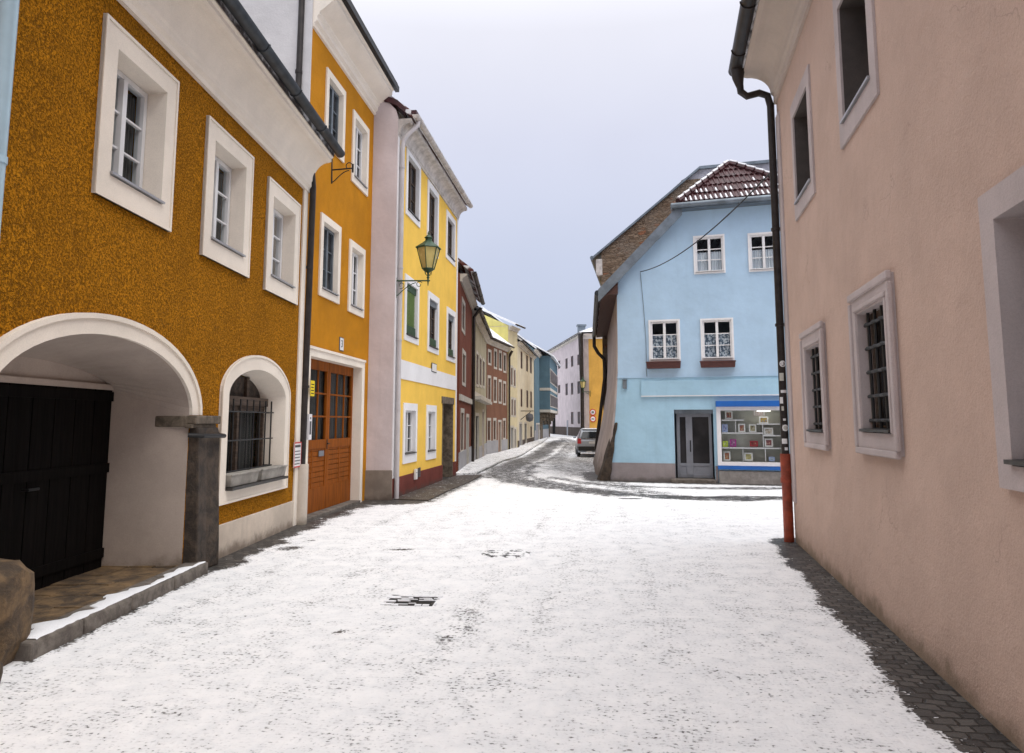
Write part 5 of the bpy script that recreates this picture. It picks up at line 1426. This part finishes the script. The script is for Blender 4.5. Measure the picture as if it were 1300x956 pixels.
# ------------------------------------------------------------------ car
def car(x, y, rz):
    z = gz(y)
    t = thing('parked_car', (x, y, z), 'silver grey estate car parked behind the blue house, seen from the rear', 'car')
    paint = plain('silver grey car paint', (.46,.50,.56), .3, .3, var=.04, bs=5, bstr=.0)
    dk = M['black']; co, si = math.cos(rz), math.sin(rz)
    # body by cross sections along the length: (y, halfwidth list by z)
    def sect(yy, pts): return [(px, yy, pz) for px, pz in pts]
    def place(mb): mb.v = [(x+p[0]*co-p[1]*si, y+p[0]*si+p[1]*co, z+p[2]) for p in mb.v]; return mb
    b = MB(); W = .86
    low = [(0,.38,.62,.80,.34),(.12,.22,.84,.92,.20),(.9,.2,.86,.95,.18),(2.6,.2,.86,.97,.18),(3.5,.2,.84,.88,.2),(4.2,.24,.76,.76,.24),(4.4,.35,.55,.62,.36)]
    secs = []
    for yy, zb, hw, zt_, _ in [(-.02,.30,.80,.92,0),(.10,.24,.85,.96,0),(.8,.22,.87,.97,0),(2.7,.22,.87,.96,0),(3.5,.22,.85,.90,0),(4.1,.25,.78,.78,0),(4.35,.32,.62,.66,0)]:
        secs.append([(-hw*.96,yy,zb),(-hw,yy,zb+.18),(-hw,yy,zb+(zt_-zb)*.6),(-hw*.94,yy,zt_),(hw*.94,yy,zt_),(hw,yy,zb+(zt_-zb)*.6),(hw,yy,zb+.18),(hw*.96,yy,zb)])
    for s in secs: b.v += s
    n = 8
    for i in range(len(secs)-1):
        for k in range(n): b.f.append((i*n+k, i*n+(k+1)%n, (i+1)*n+(k+1)%n, (i+1)*n+k))
    b.f += [tuple(range(n)), tuple((len(secs)-1)*n+k for k in range(n))]
    body = place(b).build('body', paint, t, bevel=.04, smooth=True)
    c = MB(); cab = []
    for yy, zb, hb_, zt_, ht in [(.02,.94,.80,.98,.78),(.28,.94,.81,1.40,.64),(.6,.94,.81,1.47,.63),(2.0,.94,.81,1.48,.64),(2.6,.94,.80,1.40,.64),(3.3,.92,.78,.96,.74)]:
        cab.append([(-hb_,yy,zb),(-ht,yy,zt_),(ht,yy,zt_),(hb_,yy,zb)])
    for s in cab: c.v += s
    for i in range(len(cab)-1):
        for k in range(4): c.f.append((i*4+k, i*4+(k+1)%4, (i+1)*4+(k+1)%4, (i+1)*4+k))
    c.f += [(0,1,2,3),(20,21,22,23)]
    place(c).build('cabin', paint, t, bevel=.05, smooth=True)
    g = MB(); g.hexa([(-.70,-.012,1.0),(.70,-.012,1.0),(.70,.05,1.0),(-.70,.05,1.0),(-.57,.23,1.37),(.57,.23,1.37),(.57,.28,1.36),(-.57,.28,1.36)])
    place(g).build('rear_window', M['glass'], t, bevel=.02)
    for sg in (-1, 1):
        g = MB(); g.hexa([(sg*.815,.35,1.0),(sg*.83,.35,1.0),(sg*.83,2.9,1.0),(sg*.815,2.9,1.0),(sg*.665,.5,1.38),(sg*.68,.5,1.38),(sg*.68,2.5,1.36),(sg*.665,2.5,1.36)])
        place(g).build('side_window', M['glass'], t)
        g = MB(); g.hexa([(sg*.66,-.05,.72),(sg*.86,-.03,.72),(sg*.885,.22,.72),(sg*.66,.1,.72),(sg*.70,-.03,1.0),(sg*.84,.0,1.0),(sg*.86,.2,1.0),(sg*.70,.1,1.0)])
        place(g).build('tail_light', M['signred'], t, bevel=.015)
        for yy in (.75, 3.35):
            g = MB(); g.tube([(sg*.70,yy,.31),(sg*.88,yy,.31)], .31, 20)
            wh = place(g).build('wheel', M['black'], t, smooth=True)
            g = MB(); g.tube([(sg*.87,yy,.31),(sg*.895,yy,.31)], .19, 14); place(g).build('rim', M['alu'], wh)
        g = MB(); g.cube((sg*.95, 2.75, 1.0), (.16,.1,.12)); place(g).build('mirror', paint, t, bevel=.03)
        g = MB(); g.cube((sg*.55, 1.4, 1.51), (.03,1.6,.03)); place(g).build('roof_rail', M['alu'], t)
    g = MB(); g.hexa([(-.82,-.13,.34),(.82,-.13,.34),(.86,.12,.34),(-.86,.12,.34),(-.83,-.10,.58),(.83,-.10,.58),(.87,.12,.58),(-.87,.12,.58)]); place(g).build('bumper', M['black'], t, bevel=.03)
    g = MB(); g.cube((0,-.045,.78), (.52,.03,.12)); pl_ = place(g).build('number_plate', M['signwhite'], t)
    g = MB(); g.cube((-.25,-.14,.30), (.3,.02,.06)); place(g).build('reflector', M['signwhite'], t)
    g = MB(); g.hexa([(-.6,.35,1.49),(.6,.35,1.49),(.6,2.3,1.49),(-.6,2.3,1.49),(-.5,.45,1.53),(.5,.45,1.53),(.5,2.2,1.53),(-.5,2.2,1.53)]); place(g).build('roof_snow', M['snow'], t, bevel=.02)
    return t
cx = (ray(733, 560).x/ray(733,560).y)*38.5
car(cx+.88, 38.5, -.06)
# ------------------------------------------------------------------ GROUND
def axis(parts):
    out = []
    for a, b, st_ in parts:
        n = max(1, int(round((b-a)/st_))); out += [a+(b-a)*k/n for k in range(n)]
    out.append(parts[-1][1]); return np.array(out)
xs = axis([(-200,-40,20),(-40,-8,2),(-8,-4.5,.5),(-4.5,5.2,.09),(5.2,9,.2),(9,20,1),(20,60,8),(60,220,20)])
ys = axis([(-60,-6,6),(-6,1.5,.8),(1.5,20.5,.09),(20.5,34,.15),(34,80,.6),(80,140,6),(140,400,40)])
X, Y = np.meshgrid(xs, ys); 
Z = -0.27*np.exp(-((Y-40)/9.0)**2)
def segdist(X, Y, P):
    d = np.full(X.shape, 1e9); side = np.zeros(X.shape); al = np.zeros(X.shape)
    acc = 0
    for (ax, ay), (bx, by) in zip(P[:-1], P[1:]):
        dx, dy = bx-ax, by-ay; L = math.hypot(dx, dy)
        t = np.clip(((X-ax)*dx+(Y-ay)*dy)/(L*L), 0, 1)
        q = np.hypot(X-(ax+t*dx), Y-(ay+t*dy)); m = q < d
        d = np.where(m, q, d); al = np.where(m, acc+t*L, al); acc += L
    return d, al
def sst(a, b, x):
    t = np.clip((x-a)/(b-a), 0, 1); return t*t*(3-2*t)
C = np.full(X.shape, .80)
C += .05*np.sin(X*1.3+Y*.4)*np.sin(Y*.9-X*.3)
# wetter, more speckled towards the right foreground
C -= .05*sst(.2, 2.2, X)*sst(11, 5, Y)
wall = lambda F, a, b, o=0: [F.w(a,0,o)[:2], F.w(b,0,o)[:2]]
d, _ = segdist(X, Y, wall(RF, 0, RF.L)); wr = .30+.03*np.sin(Y*3.1)+.02*np.sin(Y*7.7)
C = np.minimum(C, -.08+.88*sst(wr-.05, wr+.09, d))
d, _ = segdist(X, Y, wall(LF1, y1(8.3), S1)); wr = .20+.10*np.sin(Y*2.3+1)**2+.05*np.sin(Y*9)
C = np.minimum(C, -.15+.95*sst(wr-.06, wr+.22, d))
d, _ = segdist(X, Y, wall(LF1, S1, S1+.1)+wall(LF2, .2, LF2.L)); wr = .34+.08*np.sin(Y*5)
C = np.minimum(C, .02+.78*sst(wr-.25, wr+.25, d))
d, _ = segdist(X, Y, wall(PF, 0, PF.L)+wall(LF3, 0, LF3.L)); 
C = np.minimum(C, -.05+.83*sst(.62, 1.15, d))
d, _ = segdist(X, Y, wall(BF, -.3, BF.L)); 
C = np.minimum(C, .0+.78*sst(.22, .75, d))
d, _ = segdist(X, Y, [BW(-.6,0,0)[:2], BW(-.75,3,0)[:2]]); C = np.minimum(C, .02+.75*sst(.15, .6, d))
# gutters of the archway step
d, _ = segdist(X, Y, [(-3.33,5.1),(-3.33,8.05)]); C = np.minimum(C, .45+.4*sst(.0,.12,d))
def px(*L): return [G(u, v) for u, v in L]
def track(P, wd, depth, two=None, soft=.25):
    global C
    d, al = segdist(X, Y, P)
    wob = .08*np.sin(al*1.7)+.05*np.sin(al*4.1+1)
    C = np.minimum(C, .80-depth*(1-sst(wd-soft, wd+soft, d+wob)))
track(px((1080,640),(997,632),(908,633),(850,631),(785,627),(735,622)), .42, .60)
track(px((1080,628),(997,620),(908,620),(850,619),(785,617),(735,612),(700,606)), .28, .46)
track(px((785,627),(735,621),(690,615),(655,610),(636,603),(640,595),(655,589),(672,582),(690,574),(700,566),(712,559)), .62, .50, soft=.35)
track(px((760,625),(700,613),(668,603),(672,594),(690,586),(712,574),(722,563),(712,557)), .2, .45)
track(px((850,631),(790,618),(745,604),(715,596),(705,588),(712,579),(725,568),(728,561),(716,556)), .45, .34, soft=.5)
track(px((745,604),(735,592),(742,580)), .9, .25, soft=.7)
track(px((700,592),(735,596),(760,600)), .4, .35, soft=.3)
for P_, dep in ((px((470,956),(560,830),(640,720),(700,650),(735,622)), .13), (px((610,956),(672,830),(716,720),(752,650),(780,622)), .10),
               (px((900,956),(860,830),(815,720),(790,650),(760,622)), .10), (px((1060,956),(985,830),(905,720),(860,650),(815,622)), .08), (px((20,900),(200,790),(350,720),(480,665),(610,615)), .12), (px((120,956),(300,830),(440,735),(540,672),(640,612)), .10)):
    d, al = segdist(X, Y, P_); C -= dep*(1-sst(.02, .16, d+.03*np.sin(al*2.3)))*(.55+.45*np.sin(al*1.1+dep*40))
far = sst(21, 25, Y)
C -= far*.06*(1+np.sin(X*2.2+Y*.25))*.9
# dark melted spots
def spot(u, v, rx, ry, dep=.7):
    global C
    x, y = G(u, v); q = np.hypot((X-x)/rx, (Y-y)/ry); C = np.minimum(C, .80-dep*(1-sst(.5, 1.3, q)))
spot(367, 696, .16, .14, .65); spot(628, 700, .10, .07, .5); spot(656, 702, .09, .08, .55); spot(640,706,.2,.05,.35)
spot(800, 633, .28, .12, .8); spot(395,686,.06,.06,.6); spot(506,698,.2,.05,.5); spot(436,801,.04,.05,.5); spot(460,815,.04,.03,.5)
nx, ny = len(xs), len(ys)
Vs = np.stack([X, Y, Z], -1).reshape(-1, 3)
idx = np.arange(nx*ny).reshape(ny, nx)
Fs = np.stack([idx[:-1,:-1], idx[:-1,1:], idx[1:,1:], idx[1:,:-1]], -1).reshape(-1, 4)
me = bpy.data.meshes.new('ground'); me.vertices.add(len(Vs)); me.vertices.foreach_set('co', Vs.ravel())
me.loops.add(Fs.size); me.loops.foreach_set('vertex_index', Fs.ravel()); me.polygons.add(len(Fs))
me.polygons.foreach_set('loop_start', np.arange(0, Fs.size, 4)); me.polygons.foreach_set('loop_total', np.full(len(Fs), 4))
me.update(); me.validate()
at = me.attributes.new('cover', 'FLOAT', 'POINT'); at.data.foreach_set('value', C.ravel())
gob = bpy.data.objects.new('ground', me); COL.objects.link(gob); gob['kind'] = 'structure'

def ground_material(name, attr=True, cover=.8, stone=((.035,.034,.035),(.13,.12,.11)), asphalt=False):
    m, nt, b, _ = newmat(name); P = objco(nt)
    wob = N(nt, 'ShaderNodeVectorMath'); wob.operation = 'ADD'
    nn = N(nt, 'ShaderNodeTexNoise'); nn.inputs['Scale'].default_value = 3.5; nt.links.new(P, nn.inputs['Vector'])
    sc = N(nt, 'ShaderNodeVectorMath'); sc.operation = 'SCALE'; sc.inputs[3].default_value = .12
    nt.links.new(nn.outputs['Color'], sc.inputs[0]); nt.links.new(P, wob.inputs[0]); nt.links.new(sc.outputs[0], wob.inputs[1])
    q = mapping(nt, wob.outputs[0], (1,1,1), (0,0,math.radians(12.2)))
    br = N(nt, 'ShaderNodeTexBrick'); br.inputs['Scale'].default_value = 1.0; br.inputs['Brick Width'].default_value = .12
    br.inputs['Row Height'].default_value = .09; br.inputs['Mortar Size'].default_value = .011; br.inputs['Mortar Smooth'].default_value = .6
    br.inputs['Color1'].default_value = (0,0,0,1); br.inputs['Color2'].default_value = (1,1,1,1); br.inputs['Mortar'].default_value = (.5,.5,.5,1)
    nt.links.new(q, br.inputs['Vector'])
    sepb = N(nt, 'ShaderNodeSeparateColor'); nt.links.new(br.outputs['Color'], sepb.inputs[0])
    f = noise(nt, P, 30, 5, .7)
    c = mix(nt, sepb.outputs[0], stone[0], stone[1])
    c = mix(nt, mth(nt, 'MULTIPLY', f, .5), c, (.03,.028,.026))
    mort = br.outputs['Fac']
    if asphalt:
        c = mix(nt, ramp(nt, noise(nt, P, 2.0, 6, .7), .35, .65), stone[0], stone[1]); 
        c = mix(nt, mth(nt, 'MULTIPLY', f, .4), c, (.04,.03,.025))
    else:
        c = mix(nt, mort, c, (.022,.02,.018))
    # snow mask
    if attr:
        a = N(nt, 'ShaderNodeAttribute'); a.attribute_name = 'cover'; cv_ = a.outputs['Fac']
    else:
        v_ = N(nt, 'ShaderNodeValue'); v_.outputs[0].default_value = cover; cv_ = v_.outputs[0]
    n1 = noise(nt, mapping(nt, P, (1, 1.35, 1)), 31, 4, .6)
    n2 = noise(nt, P, 1.8, 4, .6)
    n3 = noise(nt, P, 5.0, 4, .65, .5)
    v = mth(nt, 'ADD', cv_, mth(nt, 'MULTIPLY', mth(nt, 'SUBTRACT', n1, .5), 1.75))
    v = mth(nt, 'ADD', v, mth(nt, 'MULTIPLY', mth(nt, 'SUBTRACT', n2, .5), .5))
    v = mth(nt, 'ADD', v, mth(nt, 'MULTIPLY', mth(nt, 'SUBTRACT', n3, .5), .6))
    lowc = ramp(nt, cv_, .76, .45); n4 = noise(nt, P, 6.5, 3, .6)
    v = mth(nt, 'ADD', v, mth(nt, 'MULTIPLY', lowc, mth(nt, 'MULTIPLY', mth(nt, 'SUBTRACT', n4, .53), 1.7)))
    if not asphalt:
        v = mth(nt, 'ADD', v, mth(nt, 'MULTIPLY', mort, .22)); 
    mask = ramp(nt, v, .44, .56)
    sn_ = mix(nt, ramp(nt, n3, .3, .7), (.80,.81,.83), (.90,.90,.91))
    thin = ramp(nt, v, .78, .48)
    sn_ = mix(nt, mth(nt, 'MULTIPLY', thin, .45), sn_, (.42,.42,.44))
    col = mix(nt, mask, c, sn_)
    nt.links.new(col, b.inputs['Base Color'])
    r = mth(nt, 'ADD', mth(nt, 'MULTIPLY', mask, .35), .48); nt.links.new(r, b.inputs['Roughness'])
    b.inputs['Specular IOR Level'].default_value = .35
    hs_ = mth(nt, 'SUBTRACT', 1.0, mort) if not asphalt else f
    hst = mth(nt, 'ADD', mth(nt, 'MULTIPLY', hs_, .9), mth(nt, 'MULTIPLY', f, .3))
    inv = mth(nt, 'SUBTRACT', 1.0, mask)
    h = mth(nt, 'ADD', mth(nt, 'MULTIPLY', hst, mth(nt, 'ADD', mth(nt, 'MULTIPLY', inv, .8), .12)), mth(nt, 'MULTIPLY', mask, 1.0))
    h = mth(nt, 'ADD', h, mth(nt, 'MULTIPLY', noise(nt, P, 60, 4, .7), .25))
    h = mth(nt, 'ADD', h, mth(nt, 'MULTIPLY', n3, .6))
    bump(nt, b, h, .9, .014)
    return m
gob.data.materials.append(ground_material('snow covered granite setts'))

# pavement along the left row
def sheet(name, left, right, dz, mat, nsub=14, thick=.12, end=True):
    """strip between two polylines with a kerb face"""
    mb = MB(); n = len(left)
    A = []; B_ = []
    for i in range(n-1):
        for k in range(nsub):
            f = k/nsub
            A.append((left[i][0]+(left[i+1][0]-left[i][0])*f, left[i][1]+(left[i+1][1]-left[i][1])*f))
            B_.append((right[i][0]+(right[i+1][0]-right[i][0])*f, right[i][1]+(right[i+1][1]-right[i][1])*f))
    A.append(left[-1]); B_.append(right[-1])
    for a, b in zip(A, B_):
        za, zb_ = gz(a[1])+dz, gz(b[1])+dz
        mb.v += [(a[0],a[1],za),(b[0],b[1],zb_),(b[0],b[1],zb_-thick)]
    for i in range(len(A)-1):
        mb.f += [(3*i,3*i+1,3*i+4,3*i+3),(3*i+1,3*i+2,3*i+5,3*i+4)]
    if end:
        a, b = A[0], B_[0]; z0 = gz(a[1])+dz; k = len(mb.v); mb.v += [(a[0],a[1],z0),(b[0],b[1],z0),(b[0],b[1],z0-thick),(a[0],a[1],z0-thick)]; mb.f.append((k,k+1,k+2,k+3))
    ob = mb.build(name, mat); ob['kind'] = 'structure'; return ob
pm = ground_material('bare wet brown pavement', False, .20, ((.045,.037,.030),(.085,.068,.054)), True)
sheet('pavement', [LF3.w(.0,0,.03)[:2], LF3.w(2.2,0,.03)[:2], LF3.w(4.5,0,.03)[:2], LF3.w(6.9,0,.02)[:2]],
      [(-1.75,15.12), LF3.w(2.0,0,.80)[:2], LF3.w(4.5,0,.85)[:2], (-.95,22.3)], .018, pm)
kb = px((605,603),(625,593.5),(641,585.5),(669,574.5),(688,563),(697,556))
lf = [(-1.75,22.0), G(598,588.5), G(617,578.6), G(645,572.3), G(678,561), G(694,556)]
pm2 = ground_material('snowy pavement', False, .64)
sheet('pavement', lf, kb, .07, pm2)
km = MB()
for i in range(len(kb)-1):
    a, b = Vector(kb[i]), Vector(kb[i+1]); n_ = max(1, int((b-a).length/1.0)); pr_ = (b-a).normalized(); nr = Vector((pr_.y, -pr_.x))
    for k in range(n_):
        p, q = a.lerp(b, k/n_)+pr_*.01, a.lerp(b, (k+1)/n_)-pr_*.01
        P = [];
        for dz in (-.1, .074):
            for c_, o in ((p,-.10),(q,-.10),(q,.0),(p,.0)):
                w_ = c_+nr*o; P.append((w_.x, w_.y, gz(w_.y)+dz))
        km.hexa(P)
kob = km.build('kerb', ground_material('snowy kerb', False, .60, ((.06,.055,.05),(.12,.11,.10)), True)); kob['kind'] = 'structure'

# drain grate
gx, gy = G(523, 763)
t = thing('drain_grate', (gx, gy, 0), 'rectangular black drain grate half filled with snow in the foreground', 'drain grate')
ang = math.radians(-4)
def GB(mb, x0, x1, y0, y1_, z0, z1):
    P = []
    for z in (z0, z1):
        for x, y in ((x0,y0),(x1,y0),(x1,y1_),(x0,y1_)):
            P.append((gx+x*math.cos(ang)-y*math.sin(ang), gy+x*math.sin(ang)+y*math.cos(ang), z))
    mb.hexa(P)
m = MB(); 
hw, hh = .22, .17
GB(m, -hw, hw, -hh, -hh+.022, -.01, .006); GB(m, -hw, hw, hh-.022, hh, -.01, .006); GB(m, -hw, -hw+.022, -hh, hh, -.01, .006); GB(m, hw-.022, hw, -hh, hh, -.01, .006)
m.build('frame', M['iron'], t)
for k in range(8):
    m = MB(); y_ = -hh+.03+(2*hh-.06)*(k+.5)/8; GB(m, -hw+.022, hw-.022, y_-.008, y_+.008, -.008, .005); m.build('bar', M['iron'], t)
m = MB(); GB(m, -hw+.01, hw-.01, -hh+.01, hh-.01, -.002, .0025); m.build('pit', M['black'], t)
m = MB(); rs = random.Random(2)
for k in range(9):
    y_ = -hh+.03+(2*hh-.06)*k/8; x = -hw+rs.uniform(-.03,.10)
    while x < hw+.02:
        w_ = rs.uniform(.03, .12); xe = min(x+w_, hw+.03)
        if rs.random() < (.7 if k > 3 else .3): GB(m, x, xe, y_-.010, y_+.009, -.001, .010+rs.uniform(-.002,.002))
        x += w_*.9
for k in range(7):
    GB(m, -hw-.02+rs.uniform(-.02,.02), -hw+.05+rs.uniform(0,.05), -hh+.05*k, -hh+.05*k+.045, 0, .011) if rs.random() < .5 else None
    xq = -hw+.07*k; GB(m, xq, xq+.06, hh-.025, hh+.015, 0, .011) if rs.random() < .85 else None
    GB(m, xq, xq+.06, -hh-.015, -hh+.022, 0, .011) if rs.random() < .3 else None
m.build('snow', M['snow'], t)
# manhole
mx, my = G(643, 703)
t = thing('manhole_cover', (mx, my, 0), 'round manhole cover almost hidden by snow in the middle of the square', 'manhole cover')
m = MB(); m.lathe((mx,my,0), [(.30,-.01),(.30,.004),(.285,.006)], 28); m.build('rim', M['iron'], t)
m = MB(); rs = random.Random(6)
bm = bmesh.new(); 
m.lathe((mx,my,0), [(.315,.0),(.30,.0085),(.05,.0115),(.0,.0115)][:3], 40)
sm_, nt, b, _ = newmat('patchy snow on iron'); P = objco(nt)
f = mth(nt, 'ADD', mth(nt, 'MULTIPLY', noise(nt, P, 9, 5, .7), .8), mth(nt, 'MULTIPLY', noise(nt, P, 30, 3, .6), .2))
c = mix(nt, ramp(nt, f, .45, .49), (.03,.03,.03), (.86,.87,.89)); nt.links.new(c, b.inputs['Base Color']); b.inputs['Roughness'].default_value = .8
bump(nt, b, f, .6, .02)
m.build('cover', sm_, t, smooth=True); bm.free()

# ------------------------------------------------------------------ SKY, SUN, CAMERA
wd = bpy.data.worlds.new('World'); scene.world = wd; wd.use_nodes = True; nt = wd.node_tree; nt.nodes.clear()
out = nt.nodes.new('ShaderNodeOutputWorld')
SUN_EL, SUN_AZ = math.radians(58), math.radians(140)     # azimuth: direction towards the sun, clockwise from +Y
sky = nt.nodes.new('ShaderNodeTexSky'); sky.sky_type = 'NISHITA'; sky.sun_disc = False
sky.sun_elevation = SUN_EL; sky.sun_rotation = SUN_AZ; sky.air_density = 1.5; sky.dust_density = 4.0
bg1 = nt.nodes.new('ShaderNodeBackground'); bg1.inputs[1].default_value = .05; nt.links.new(sky.outputs[0], bg1.inputs[0])
tc = nt.nodes.new('ShaderNodeTexCoord'); sp = nt.nodes.new('ShaderNodeSeparateXYZ'); nt.links.new(tc.outputs['Generated'], sp.inputs[0])
cr = nt.nodes.new('ShaderNodeValToRGB'); nt.links.new(sp.outputs[2], cr.inputs[0])
E = cr.color_ramp.elements; E[0].position = 0.0; E[0].color = (.40,.46,.60,1); E[1].position = 1.0; E[1].color = (1,1,1,1)
for p_, c_ in ((.05,(.47,.54,.70)),(.22,(.56,.61,.77)),(.38,(.66,.68,.81)),(.52,(.80,.80,.88)),(.72,(.96,.96,1.0))):
    e_ = E.new(p_); e_.color = (*c_, 1)
nz_ = nt.nodes.new('ShaderNodeTexNoise'); nz_.inputs['Scale'].default_value = 2.2; nz_.inputs['Detail'].default_value = 6; nt.links.new(tc.outputs['Generated'], nz_.inputs['Vector'])
mr = nt.nodes.new('ShaderNodeMapRange'); mr.inputs[1].default_value = .3; mr.inputs[2].default_value = .7; mr.inputs[3].default_value = .96; mr.inputs[4].default_value = 1.05
nt.links.new(nz_.outputs[0], mr.inputs[0])
# overcast dome is about three times as bright at the zenith as low down
zb = nt.nodes.new('ShaderNodeMapRange'); zb.inputs[1].default_value = .5; zb.inputs[2].default_value = 1.0; zb.inputs[3].default_value = 1.0; zb.inputs[4].default_value = 2.3
nt.links.new(sp.outputs[2], zb.inputs[0])
mm_ = nt.nodes.new('ShaderNodeMath'); mm_.operation = 'MULTIPLY'; nt.links.new(mr.outputs[0], mm_.inputs[0]); nt.links.new(zb.outputs[0], mm_.inputs[1])
bg2 = nt.nodes.new('ShaderNodeBackground'); nt.links.new(cr.outputs[0], bg2.inputs[0]); nt.links.new(mm_.outputs[0], bg2.inputs[1])
ms = nt.nodes.new('ShaderNodeMixShader'); ms.inputs[0].default_value = .88; nt.links.new(bg1.outputs[0], ms.inputs[1]); nt.links.new(bg2.outputs[0], ms.inputs[2])
nt.links.new(ms.outputs[0], out.inputs[0])

sl = bpy.data.lights.new('sun', 'SUN'); sl.energy = 1.1; sl.angle = math.radians(35); sl.color = (1, .95, .88)
so = bpy.data.objects.new('sun', sl); COL.objects.link(so)
dv = Vector((math.sin(SUN_AZ)*math.cos(SUN_EL), math.cos(SUN_AZ)*math.cos(SUN_EL), math.sin(SUN_EL)))
so.rotation_euler = dv.to_track_quat('Z', 'Y').to_euler()
so.location = (0, 0, 30)

cd = bpy.data.cameras.new('camera'); cam = bpy.data.objects.new('camera', cd); COL.objects.link(cam)
cam.location = EYE; cam.rotation_euler = (math.radians(90)+PIT, 0, 0)
cd.sensor_fit = 'HORIZONTAL'; cd.sensor_width = 36; cd.lens = 36*FPX/1300; cd.shift_y = -45/1300
cd.clip_start = .05; cd.clip_end = 2000
scene.camera = cam
scene.view_settings.view_transform = 'Standard'; scene.view_settings.look = 'None'
scene.view_settings.exposure = 0.28; scene.view_settings.gamma = 1.0; scene.view_settings.use_curve_mapping = False
scene.render.engine = 'CYCLES'
scene.cycles.max_bounces = 6; scene.cycles.diffuse_bounces = 3; scene.cycles.glossy_bounces = 2; scene.cycles.transparent_max_bounces = 8
